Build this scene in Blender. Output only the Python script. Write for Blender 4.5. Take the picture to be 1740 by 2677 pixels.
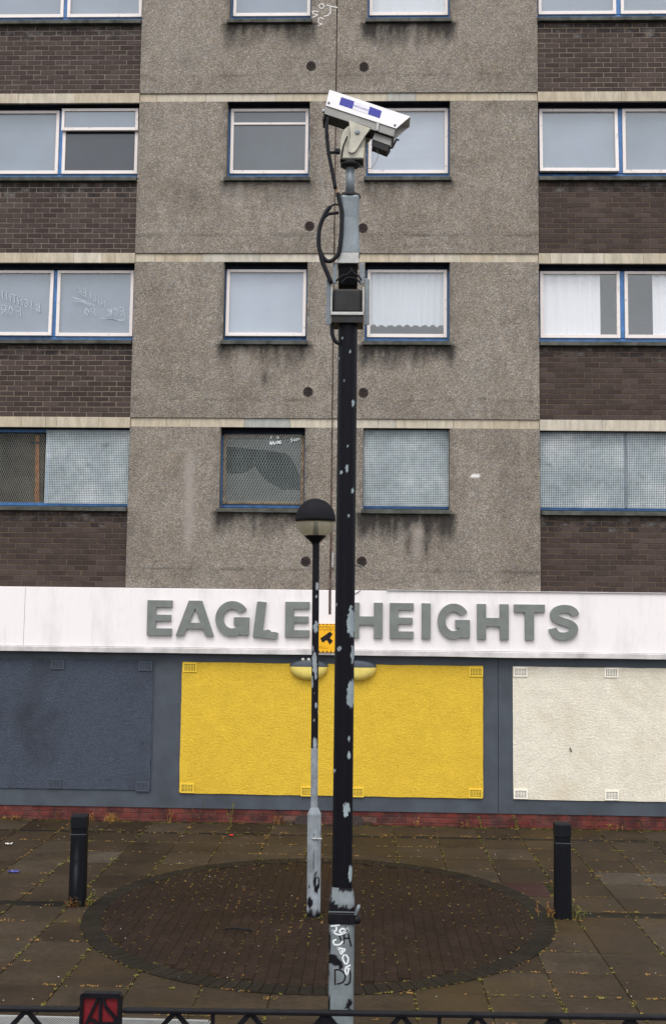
import bpy, math, random
from mathutils import Vector, Matrix, noise, geometry

# ------------------------------------------------------------------ reset
for o in list(bpy.data.objects):
    bpy.data.objects.remove(o)
S = bpy.context.scene
COL = S.collection
random.seed(7)
PI = math.pi

# ------------------------------------------------------------------ camera, light, exposure
cd = bpy.data.cameras.new('camera')
cd.sensor_fit = 'VERTICAL'; cd.sensor_height = 36.0; cd.lens = 37.629
cd.clip_start = 0.1; cd.clip_end = 2000
co = bpy.data.objects.new('camera', cd); COL.objects.link(co)
_fw = Vector((-0.032154, 0.995326, 0.091097)).normalized()
_r = Vector((0.999413, 0.031219, 0.011686))
_r = (_r - _fw * _r.dot(_fw)).normalized()
_u = _r.cross(_fw)
_m = Matrix(((_r.x, _u.x, -_fw.x, 0.0), (_r.y, _u.y, -_fw.y, -16.2138), (_r.z, _u.z, -_fw.z, 3.1622), (0, 0, 0, 1)))
co.matrix_world = _m
S.camera = co

w = bpy.data.worlds.new('World'); S.world = w; w.use_nodes = True
wn = w.node_tree
for n in list(wn.nodes): wn.nodes.remove(n)
SUN_EL, SUN_AZ = math.radians(56), math.radians(-12)      # sun behind the camera, a little to its left
sky = wn.nodes.new('ShaderNodeTexSky'); sky.sky_type = 'NISHITA'; sky.sun_disc = False
sky.sun_elevation = SUN_EL; sky.sun_rotation = math.pi + SUN_AZ
sky.air_density = 1.0; sky.dust_density = 4.0; sky.ozone_density = 1.0
hs = wn.nodes.new('ShaderNodeHueSaturation'); hs.inputs['Saturation'].default_value = 0.22
mxs = wn.nodes.new('ShaderNodeMix'); mxs.data_type = 'RGBA'
mxs.inputs[0].default_value = 0.62                         # cloud cover
mxs.inputs[7].default_value = (11.3, 11.3, 11.5, 1)
bg = wn.nodes.new('ShaderNodeBackground'); bg.inputs[1].default_value = 0.148
wo = wn.nodes.new('ShaderNodeOutputWorld')
wn.links.new(sky.outputs[0], hs.inputs['Color']); wn.links.new(hs.outputs[0], mxs.inputs[6])
cl = wn.nodes.new('ShaderNodeTexNoise'); cl.inputs['Scale'].default_value = 3.2; cl.inputs['Detail'].default_value = 6; cl.inputs['Roughness'].default_value = .55
tcw = wn.nodes.new('ShaderNodeTexCoord'); wn.links.new(tcw.outputs['Generated'], cl.inputs['Vector'])
clr = wn.nodes.new('ShaderNodeValToRGB'); clr.color_ramp.elements[0].position = .3; clr.color_ramp.elements[0].color = (.74, .76, .80, 1)
clr.color_ramp.elements[1].position = .7; clr.color_ramp.elements[1].color = (1.16, 1.15, 1.14, 1)
wn.links.new(cl.outputs['Fac'], clr.inputs[0])
mcl = wn.nodes.new('ShaderNodeMix'); mcl.data_type = 'RGBA'; mcl.blend_type = 'MULTIPLY'; mcl.inputs[0].default_value = 1.0
wn.links.new(mxs.outputs[2], mcl.inputs[6]); wn.links.new(clr.outputs[0], mcl.inputs[7])
wn.links.new(mcl.outputs[2], bg.inputs[0]); wn.links.new(bg.outputs[0], wo.inputs[0])

sl = bpy.data.lights.new('sun', 'SUN'); sl.energy = 1.5; sl.angle = math.radians(32); sl.color = (1.0, 0.965, 0.93)
so = bpy.data.objects.new('sun', sl); COL.objects.link(so)
_sd = Vector((math.sin(SUN_AZ) * math.cos(SUN_EL), -math.cos(SUN_AZ) * math.cos(SUN_EL), math.sin(SUN_EL)))
so.rotation_euler = _sd.to_track_quat('Z', 'Y').to_euler()
so.location = (0, -20, 30)

S.view_settings.view_transform = 'Standard'; S.view_settings.look = 'None'
S.view_settings.exposure = 0.23; S.view_settings.gamma = 1.0; S.view_settings.use_curve_mapping = False
S.render.engine = 'CYCLES'

# ------------------------------------------------------------------ material helpers
def newmat(name, color=(.5, .5, .5), rough=.7, spec=.3, metal=0.0):
    m = bpy.data.materials.new(name); m.use_nodes = True
    nt = m.node_tree; b = nt.nodes['Principled BSDF']
    b.inputs['Base Color'].default_value = (*color, 1); b.inputs['Roughness'].default_value = rough
    b.inputs['Specular IOR Level'].default_value = spec; b.inputs['Metallic'].default_value = metal
    return m, nt, b
def L(nt, a, b): nt.links.new(a, b)
def pos(nt): return nt.nodes.new('ShaderNodeNewGeometry').outputs['Position']
def scaled(nt, v, s):
    n = nt.nodes.new('ShaderNodeMapping'); n.inputs['Scale'].default_value = s; L(nt, v, n.inputs['Vector']); return n.outputs[0]
def fnoise(nt, scale, detail=4, rough=.55, vec=None, dist=0.0):
    n = nt.nodes.new('ShaderNodeTexNoise'); n.inputs['Scale'].default_value = scale; n.inputs['Detail'].default_value = detail
    n.inputs['Roughness'].default_value = rough; n.inputs['Distortion'].default_value = dist
    L(nt, vec if vec is not None else pos(nt), n.inputs['Vector']); return n.outputs['Fac']
def ramp(nt, fac, *st):
    n = nt.nodes.new('ShaderNodeValToRGB'); e = n.color_ramp.elements
    while len(e) < len(st): e.new(.5)
    for i, (p, c) in enumerate(st):
        e[i].position = p; e[i].color = (*c, 1) if hasattr(c, '__len__') else (c, c, c, 1)
    L(nt, fac, n.inputs[0]); return n.outputs[0]
def mixc(nt, f, a, b, mode='MIX'):
    n = nt.nodes.new('ShaderNodeMix'); n.data_type = 'RGBA'; n.blend_type = mode
    for i, v in ((0, f), (6, a), (7, b)):
        if hasattr(v, 'is_linked') or hasattr(v, 'links'): L(nt, v, n.inputs[i])
        elif i == 0: n.inputs[0].default_value = v
        else: n.inputs[i].default_value = (*v, 1)
    return n.outputs[2]
def math_(nt, op, a, b=0.0):
    n = nt.nodes.new('ShaderNodeMath'); n.operation = op
    for i, v in ((0, a), (1, b)):
        if hasattr(v, 'links'): L(nt, v, n.inputs[i])
        else: n.inputs[i].default_value = v
    return n.outputs[0]
def attr(nt, name):
    n = nt.nodes.new('ShaderNodeAttribute'); n.attribute_name = name; return n.outputs['Fac']
def orand(nt): return nt.nodes.new('ShaderNodeObjectInfo').outputs['Random']
def bump(nt, b, h, strength=.5, dist=.01):
    n = nt.nodes.new('ShaderNodeBump'); n.inputs['Strength'].default_value = strength; n.inputs['Distance'].default_value = dist
    L(nt, h, n.inputs['Height']); L(nt, n.outputs[0], b.inputs['Normal'])
def plain(name, color, rough=.6, spec=.3, metal=0.0, vary=.18, scale=9.0, bmp=0.0):
    m, nt, b = newmat(name, color, rough, spec, metal)
    f = fnoise(nt, scale, 5)
    lo = tuple(c * (1 - vary) for c in color); hi = tuple(min(1, c * (1 + vary)) for c in color)
    L(nt, ramp(nt, f, (.3, lo), (.7, hi)), b.inputs['Base Color'])
    if bmp: bump(nt, b, fnoise(nt, scale * 6, 4), bmp, .004)
    return m

MT = {}
def pebbledash():
    m, nt, b = newmat('pebbledash', rough=.9, spec=.15)
    v = nt.nodes.new('ShaderNodeTexVoronoi'); v.inputs['Scale'].default_value = 88; L(nt, pos(nt), v.inputs['Vector'])
    sep = nt.nodes.new('ShaderNodeSeparateColor'); L(nt, v.outputs['Color'], sep.inputs[0])
    c = ramp(nt, sep.outputs[0], (0, (.155, .133, .108)), (.3, (.222, .194, .159)), (.6, (.272, .242, .202)), (.85, (.345, .312, .266)), (1, (.45, .415, .365)))
    c2 = ramp(nt, sep.outputs[1], (0, (.85, .93, 1.06)), (.5, (1, 1, 1)), (1, (1.14, 1.0, .86)))
    c = mixc(nt, 1.0, c, c2, 'MULTIPLY')
    big = ramp(nt, fnoise(nt, .8, 6, .68), (.3, (.80, .78, .76)), (.5, (1.0, 1.0, 1.0)), (.7, (1.10, 1.13, 1.16)))
    c = mixc(nt, 1.0, c, big, 'MULTIPLY')
    mid = ramp(nt, fnoise(nt, 7, 5, .7, scaled(nt, pos(nt), (1, 1, .6))), (.28, .82), (.72, 1.14))
    c = mixc(nt, 1.0, c, mid, 'MULTIPLY')
    c = mixc(nt, attr(nt, 'pale'), c, (.40, .365, .33))
    c = mixc(nt, math_(nt, 'MINIMUM', math_(nt, 'MAXIMUM', math_(nt, 'MULTIPLY', math_(nt, 'SUBTRACT', attr(nt, 'pale'), 1.0), 2.2), 0.0), 1.0), c, (.78, .74, .74))
    c = mixc(nt, math_(nt, 'MULTIPLY', attr(nt, 'stain'), .88), c, (.018, .017, .017))
    L(nt, c, b.inputs['Base Color'])
    h = math_(nt, 'ADD', math_(nt, 'MULTIPLY', v.outputs['Distance'], -1.0), fnoise(nt, 40, 4))
    bump(nt, b, h, .8, .012)
    return m
MT['dash'] = pebbledash()

def brickmat(name, cols, bloom=0.0, soot=0.0):
    m, nt, b = newmat(name, rough=.8, spec=.2)
    c = ramp(nt, orand(nt), (0, cols[0]), (.35, cols[1]), (.7, cols[2]), (1, cols[3]))
    c = mixc(nt, 1.0, c, ramp(nt, fnoise(nt, 26, 6, .7), (.25, .74), (.75, 1.24)), 'MULTIPLY')
    c = mixc(nt, 1.0, c, ramp(nt, fnoise(nt, 1.3, 4), (.3, .82), (.7, 1.2)), 'MULTIPLY')
    if bloom:
        f = ramp(nt, fnoise(nt, 4.5, 6, .7, scaled(nt, pos(nt), (1, 1, 1.6))), (.50, 0.0), (.66, bloom))
        c = mixc(nt, f, c, (.17, .165, .16))
    if soot:
        f = ramp(nt, fnoise(nt, 6, 5, .6), (.42, 0.0), (.6, soot))
        c = mixc(nt, f, c, (.016, .015, .016))
    L(nt, c, b.inputs['Base Color'])
    bump(nt, b, fnoise(nt, 90, 5), .4, .003)
    return m
BC = [(.040, .0275, .0255), (.049, .035, .031), (.057, .041, .036), (.068, .050, .045)]
MT['brick'] = brickmat('brown_brick', BC)
MT['brick_top'] = brickmat('weathered_brick', BC, .7, .75)
MT['redbrick'] = brickmat('red_brick', [(.10, .021, .017), (.118, .025, .021), (.13, .03, .025), (.14, .037, .029)], .15, .6)
def mortar(name, c):
    m, nt, b = newmat(name, c, .95, .1)
    L(nt, mixc(nt, 1.0, c, ramp(nt, fnoise(nt, 5, 6, .7), (.3, .55), (.7, 1.3)), 'MULTIPLY'), b.inputs['Base Color'])
    return m
MT['mortar_pale'] = mortar('pale_mortar', (.19, .16, .133)); MT['mortar_brown'] = mortar('brown_mortar', (.115, .085, .058))
MT['mortar_mid'] = mortar('buff_mortar', (.20, .162, .125)); MT['mortar_red'] = mortar('red_mortar', (.13, .075, .06))

def bandmat():
    m, nt, b = newmat('cast_stone', rough=.85, spec=.2)
    c = ramp(nt, orand(nt), (0, (.45, .385, .285)), (.4, (.49, .435, .34)), (.72, (.54, .49, .405)), (.86, (.50, .46, .38)), (.9, (.34, .35, .33)), (1, (.36, .37, .345)))
    st = ramp(nt, fnoise(nt, 5, 5, .65, scaled(nt, pos(nt), (2.4, 1, .5))), (.3, .72), (.7, 1.15))
    c = mixc(nt, 1.0, c, st, 'MULTIPLY')
    c = mixc(nt, 1.0, c, ramp(nt, fnoise(nt, 60, 4), (.3, .85), (.7, 1.12)), 'MULTIPLY')
    L(nt, c, b.inputs['Base Color']); bump(nt, b, fnoise(nt, 45, 4), .3, .004)
    return m
MT['band'] = bandmat()
MT['sill'] = plain('dirty_concrete', (.072, .074, .066), .85, .2, vary=.55, scale=7, bmp=.3)
MT['blue'] = plain('blue_gloss_paint', (.045, .15, .36), .4, .4, vary=.3, scale=11)
def whiteframe():
    m, nt, b = newmat('weathered_white_paint', rough=.45, spec=.4)
    c = mixc(nt, ramp(nt, fnoise(nt, 9, 7, .72), (.58, 0.0), (.70, .75)), (.72, .665, .64), (.23, .18, .14))
    L(nt, c, b.inputs['Base Color']); return m
MT['white'] = whiteframe()
MT['head_shade'] = plain('head_shade_navy', (.010, .0125, .02), .8, .1, vary=.4, scale=6)  # near-black navy: the shade of the window heads put into the colour
MT['oldwood'] = plain('bare_timber', (.20, .15, .10), .8, .2, vary=.5, scale=16)

def glassy(name, body, refl, tint=(.93, .97, 1.0), clear=0.0, rough=.02):
    m = bpy.data.materials.new(name); m.use_nodes = True; nt = m.node_tree
    for n in list(nt.nodes): nt.nodes.remove(n)
    out = nt.nodes.new('ShaderNodeOutputMaterial'); g = nt.nodes.new('ShaderNodeBsdfGlossy'); g.inputs['Roughness'].default_value = rough
    g.inputs['Color'].default_value = (*tint, 1)
    d = nt.nodes.new('ShaderNodeBsdfDiffuse')
    f = fnoise(nt, 1.4, 5, .6)
    L(nt, ramp(nt, f, (.3, tuple(c * .86 for c in body)), (.7, tuple(c * 1.12 for c in body))), d.inputs[0])
    base = d.outputs[0]
    if clear:
        t = nt.nodes.new('ShaderNodeBsdfTransparent'); mx = nt.nodes.new('ShaderNodeMixShader'); mx.inputs[0].default_value = clear
        L(nt, base, mx.inputs[1]); L(nt, t.outputs[0], mx.inputs[2]); base = mx.outputs[0]
    lw = nt.nodes.new('ShaderNodeLayerWeight')
    fac = math_(nt, 'MINIMUM', math_(nt, 'ADD', math_(nt, 'POWER', lw.outputs['Facing'], 5.0), refl + .045), 1.0)
    mx = nt.nodes.new('ShaderNodeMixShader'); L(nt, fac, mx.inputs[0]); L(nt, base, mx.inputs[1]); L(nt, g.outputs[0], mx.inputs[2])
    L(nt, mx.outputs[0], out.inputs[0]); return m
MT['pane_light'] = glassy('blue_grey_glass', (.115, .145, .185), .10)  # pale blue-grey diffuse body under the gloss
MT['pane_bright'] = glassy('bright_blind_glass', (.215, .25, .30), .12)
MT['pane_dark'] = glassy('dark_glass', (.026, .029, .036), .03)
MT['pane_mid'] = glassy('grey_glass', (.06, .068, .075), .055)
MT['pane_clear'] = glassy('clear_glass', (.25, .28, .30), .075, clear=.985)
MT['pane_grimy'] = glassy('grimy_glass', (.054, .054, .043), .02, rough=.25)
MT['blind_grey'] = plain('blue_grey_blind', (.175, .215, .265), .8, .2, vary=.12, scale=1.3); MT['blind_pale'] = plain('pale_blind', (.30, .34, .40), .8, .2, vary=.1, scale=1.3)
MT['board'] = plain('old_plywood', (.062, .048, .030), .85, .2, vary=.5, scale=4)
MT['batten'] = plain('orange_batten', (.24, .10, .03), .8, .2, vary=.5, scale=12)
MT['dark_room'] = plain('dim_room', (.15, .16, .175), .95, .05, vary=.3, scale=2)
def galv(name, c, vary=.25, rough=.5):
    m, nt, b = newmat(name, c, rough, .5, .35)
    k = mixc(nt, 1.0, c, ramp(nt, fnoise(nt, 3.0, 6, .65), (.3, 1 - vary), (.7, 1 + vary)), 'MULTIPLY')
    k = mixc(nt, 1.0, k, ramp(nt, fnoise(nt, 38, 3), (.3, .9), (.7, 1.1)), 'MULTIPLY')
    L(nt, k, b.inputs['Base Color']); return m
def screenmat():
    m, nt, b = newmat('galvanised_screen', rough=.5, spec=.5, metal=.3)
    c = ramp(nt, fnoise(nt, 1.25, 5, .6), (.34, (.31, .36, .38)), (.50, (.375, .43, .45)), (.62, (.50, .54, .555)), (.72, (.68, .69, .70)))  # pale stops: bleached areas and bright sheen put into the colour
    c = mixc(nt, 1.0, c, ramp(nt, fnoise(nt, 9, 6, .75), (.3, .75), (.7, 1.2)), 'MULTIPLY')
    c = mixc(nt, ramp(nt, fnoise(nt, 4.2, 6, .75), (.62, 0.0), (.72, .6)), c, (.13, .125, .11))
    L(nt, c, b.inputs['Base Color']); return m
MT['screen'] = screenmat()
MT['expanded'] = galv('expanded_mesh_steel', (.24, .275, .27), .2, .55)
MT['galv'] = galv('galvanised_steel', (.15, .175, .192), .25, .5)
MT['galv_light'] = galv('pale_galvanised', (.37, .375, .365), .15, .55)

def fasciamat():
    m, nt, b = newmat('white_fascia_paint', rough=.55, spec=.3)
    a = fnoise(nt, 1.0, 6, .65, scaled(nt, pos(nt), (2.2, 1, .7)))
    c = mixc(nt, ramp(nt, a, (.50, 0.0), (.70, .6)), (.79, .745, .745), (.56, .555, .545))
    s = fnoise(nt, 3.5, 6, .7, scaled(nt, pos(nt), (3.0, 1, .25)))
    c = mixc(nt, ramp(nt, s, (.55, 0.0), (.75, .2)), c, (.44, .42, .385))
    L(nt, c, b.inputs['Base Color']); bump(nt, b, fnoise(nt, 12, 4), .15, .004); return m
MT['fascia'] = fasciamat()
MT['trim'] = plain('grubby_white_trim', (.52, .50, .49), .6, .3, vary=.28, scale=3.5)
MT['letter'] = plain('grey_letter_paint', (.165, .18, .17), .6, .3, vary=.13, scale=6)
MT['sheath'] = plain('blue_grey_paint', (.056, .067, .083), .6, .3, vary=.22, scale=2.2, bmp=.15)
def roughcast(name, lo, hi, dirt_and_pits, damt=.55):
    m, nt, b = newmat(name, rough=.75, spec=.2)
    p = scaled(nt, pos(nt), (1, 1, 1.5))
    n1 = fnoise(nt, 26, 6, .6, p, .3)
    c = ramp(nt, n1, (.3, lo), (.65, hi))
    c = mixc(nt, 1.0, c, ramp(nt, fnoise(nt, 4.5, 7, .7), (.3, .88), (.7, 1.07)), 'MULTIPLY')
    big = fnoise(nt, 1.1, 5, .6)
    c = mixc(nt, ramp(nt, big, (.5, 0.0), (.74, damt)), c, dirt_and_pits)
    fine = fnoise(nt, 48, 4, .65, p, .4)
    c = mixc(nt, ramp(nt, fine, (.33, .65), (.47, 0.0)), c, dirt_and_pits)  # low spots of the fine bump noise take the darker colour too
    L(nt, c, b.inputs['Base Color'])
    bump(nt, b, math_(nt, 'ADD', n1, math_(nt, 'MULTIPLY', fine, .4)), .65, .018); return m
MT['yellow'] = roughcast('yellow_roughcast', (.59, .375, .030), (.70, .48, .047), (.50, .31, .028), .35)
MT['cream'] = roughcast('cream_roughcast', (.64, .59, .475), (.77, .73, .63), (.50, .43, .30), .55)
MT['slate'] = roughcast('slate_roughcast', (.042, .051, .071), (.064, .079, .107), (.026, .029, .037), .75)
MT['vent_yellow'] = plain('yellow_vent_paint', (.74, .51, .05), .6, .3, vary=.1)
MT['vent_cream'] = plain('cream_vent_paint', (.82, .78, .68), .6, .3, vary=.1)
MT['vent_slate'] = plain('slate_vent_paint', (.056, .068, .09), .6, .3, vary=.1)
MT['black'] = plain('black_gap', (.006, .006, .007), .9, .1, vary=.2)
MT['slate_hole'] = plain('dim_slate_paint', (.024, .029, .038), .8, .1, vary=.1)
MT['terracotta'] = plain('sooty_terracotta', (.045, .034, .032), .85, .2, vary=.3, scale=20)
MT['lightyellow'] = plain('yellow_light_bowl', (.74, .60, .16), .35, .4, vary=.08)
MT['brownstrip'] = plain('brown_mastic', (.085, .055, .045), .8, .2, vary=.4, scale=8)
MT['cable_grey'] = plain('grey_cable', (.24, .23, .21), .6, .3, vary=.2)

def wearmat(name, paint, metal, rough_p=.35, tint=True):
    m, nt, b = newmat(name, rough=rough_p, spec=.09)
    met = mixc(nt, 1.0, metal, ramp(nt, fnoise(nt, 6, 6, .65), (.3, .68), (.7, 1.28)), 'MULTIPLY')
    pc = mixc(nt, ramp(nt, fnoise(nt, 14, 6, .7, scaled(nt, pos(nt), (1, 1, .15))), (.55, 0.0), (.8, .25)), paint, (.024, .025, .029))
    c = mixc(nt, attr(nt, 'wear'), pc, met)
    L(nt, c, b.inputs['Base Color'])
    L(nt, ramp(nt, attr(nt, 'wear'), (0, rough_p), (1, .62)), b.inputs['Roughness']); return m
MT['polepaint'] = wearmat('flaking_black_paint', (.0055, .0055, .008), (.25, .30, .325), .5)
MT['basepaint'] = wearmat('worn_base_paint', (.0085, .008, .0105), (.155, .178, .19), .55)
MT['lamppaint'] = wearmat('flaking_lamp_paint', (.0085, .008, .0105), (.235, .262, .285), .5)
MT['blackpaint'] = plain('black_gloss_paint', (.0075, .0075, .010), .4, .15, vary=.3, scale=15)
MT['bollard'] = wearmat('dark_bollard_paint', (.0062, .0066, .009), (.045, .052, .062), .55)
MT['rubber'] = plain('black_conduit', (.0085, .009, .012), .55, .15, vary=.3, scale=20)
MT['camwhite'] = plain('white_housing_paint', (.80, .78, .79), .35, .4, vary=.04, scale=6)
MT['camgrey'] = plain('grey_housing', (.27, .265, .25), .5, .35, vary=.15, scale=7)
MT['camdark'] = plain('dark_underside_grey', (.030, .029, .030), .6, .15, vary=.2)  # dark grey of the underside plate, gear cover and small fittings
MT['camcream'] = plain('cream_bracket_paint', (.43, .415, .34), .5, .35, vary=.16, scale=12)
MT['labelblue'] = plain('royal_blue_print', (.030, .035, .30), .4, .4, vary=.05)
MT['labelwhite'] = plain('white_print', (.72, .70, .76), .4, .4, vary=.04)
MT['ink'] = plain('black_ink', (.012, .010, .012), .7, .2, vary=.1)
MT['signtext'] = plain('amber_print', (.30, .13, .01), .6, .2, vary=.05)
MT['signyellow'] = plain('sign_amber', (.78, .40, .004), .45, .4, vary=.05)
MT['chalk'] = plain('white_marker', (.72, .75, .77), .7, .2, vary=.1)
MT['chalkfaint'] = plain('faint_white_marker', (.45, .51, .55), .7, .2, vary=.2)
MT['greytag'] = plain('faded_wall_marker', (.68, .66, .64), .8, .1, vary=.3, scale=30)
MT['red'] = plain('red_enamel', (.125, .008, .012), .6, .25, vary=.3, scale=18)
MT['litterblue'] = plain('blue_wrapper', (.02, .03, .17), .4, .4); MT['litterwhite'] = plain('white_scrap', (.5, .49, .45), .7, .2)
MT['litterred'] = plain('red_scrap', (.5, .02, .02), .5, .3)
def bowl():
    m, nt, b = newmat('yellowed_polycarbonate', (.56, .53, .42), .3, .4)
    b.inputs['Alpha'].default_value = 1.0
    t = nt.nodes.new('ShaderNodeBsdfTranslucent'); t.inputs[0].default_value = (.80, .76, .62, 1)
    tr = nt.nodes.new('ShaderNodeBsdfTransparent'); tr.inputs[0].default_value = (.85, .83, .72, 1)
    m1 = nt.nodes.new('ShaderNodeMixShader'); m1.inputs[0].default_value = .45; L(nt, b.outputs[0], m1.inputs[1]); L(nt, t.outputs[0], m1.inputs[2])
    m2 = nt.nodes.new('ShaderNodeMixShader'); m2.inputs[0].default_value = .6; L(nt, m1.outputs[0], m2.inputs[1]); L(nt, tr.outputs[0], m2.inputs[2])
    L(nt, m2.outputs[0], nt.nodes['Material Output'].inputs[0]); return m
MT['bowl'] = bowl()
def curtain(name, c):
    m, nt, b = newmat(name, c, .9, .1)
    t = nt.nodes.new('ShaderNodeBsdfTranslucent'); t.inputs[0].default_value = (*c, 1)
    m1 = nt.nodes.new('ShaderNodeMixShader'); m1.inputs[0].default_value = .25; L(nt, b.outputs[0], m1.inputs[1]); L(nt, t.outputs[0], m1.inputs[2])
    L(nt, m1.outputs[0], nt.nodes['Material Output'].inputs[0]); return m
MT['net'] = curtain('white_net', (.62, .66, .71)); MT['drape'] = curtain('white_drape', (.82, .83, .86))

def slabmat(name, cols, patch):
    m, nt, b = newmat(name, rough=.6, spec=.09)
    c = ramp(nt, orand(nt), (0, cols[0]), (.4, cols[1]), (.75, cols[2]), (1, cols[3]))
    c = mixc(nt, 1.0, c, ramp(nt, fnoise(nt, 1.6, 6, .65), (.3, .66), (.7, 1.35)), 'MULTIPLY')
    c = mixc(nt, 1.0, c, ramp(nt, fnoise(nt, 120, 3, .7), (.25, .55), (.75, 1.5)), 'MULTIPLY')
    c = mixc(nt, 1.0, c, ramp(nt, fnoise(nt, 17, 7, .78), (.32, .70), (.68, 1.28)), 'MULTIPLY')
    c = mixc(nt, ramp(nt, fnoise(nt, .55, 4, .6), (.5, 0.0), (.7, .5)), c, patch)
    L(nt, c, b.inputs['Base Color'])
    L(nt, ramp(nt, fnoise(nt, .8, 5, .6), (.35, .6), (.65, .88)), b.inputs['Roughness'])
    bump(nt, b, fnoise(nt, 90, 5, .7), .35, .004); return m
MT['slab'] = slabmat('wet_brown_slab', [(.027, .0188, .012), (.034, .0242, .0152), (.039, .0284, .0184), (.046, .035, .024)], (.062, .041, .0135))
MT['slabpale'] = slabmat('pale_sheen_slab', [(.054, .044, .033)] * 4, (.06, .05, .038))  # paler slabs; at right a wet reflective sheen put into the base colour
MT['channel'] = slabmat('dark_channel_block', [(.012, .0105, .0085), (.014, .012, .0095), (.017, .014, .011), (.02, .0165, .0125)], (.017, .0155, .0085))
MT['maroon'] = slabmat('maroon_cover', [(.036, .017, .015)] * 4, (.05, .036, .03))
MT['paver'] = slabmat('brown_paver', [(.0172, .0106, .0078), (.019, .0116, .0085), (.0206, .0128, .0093), (.0228, .0144, .0104)], (.019, .0117, .0085))
MT['edging'] = slabmat('dark_edging_brick', [(.0135, .0110, .008), (.0152, .0123, .009), (.0168, .0134, .0096), (.018, .0145, .0104)], (.014, .0128, .008))
def bed():
    m, nt, b = newmat('mossy_joint_bed', rough=.95, spec=.1)
    c = ramp(nt, fnoise(nt, 3.2, 7, .75), (.36, (.012, .010, .007)), (.48, (.022, .02, .008)), (.58, (.055, .052, .010)), (.72, (.10, .075, .014)))
    L(nt, c, b.inputs['Base Color']); return m
MT['bed'] = bed()
m_, nt_, b_ = newmat('brown_joint_bed', rough=.95, spec=.05)
L(nt_, ramp(nt_, fnoise(nt_, 5, 7, .75), (.4, (.0115, .0075, .0055)), (.6, (.018, .0125, .007)), (.75, (.04, .038, .009))), b_.inputs['Base Color']); MT['bed_circle'] = m_
MT['ground'] = plain('dark_asphalt', (.035, .033, .03), .9, .2, vary=.3, scale=3)
MT['straw'] = plain('dry_straw_weed', (.30, .165, .05), .8, .2, vary=.4, scale=14)
MT['yellowgreen'] = plain('yellow_green_moss', (.18, .165, .03), .8, .2, vary=.4, scale=14)
MT['leaf'] = plain('green_leaf', (.055, .085, .016), .6, .3, vary=.4, scale=14)
MT['russet'] = plain('russet_leaf', (.16, .055, .025), .7, .2, vary=.4, scale=14)

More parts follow.
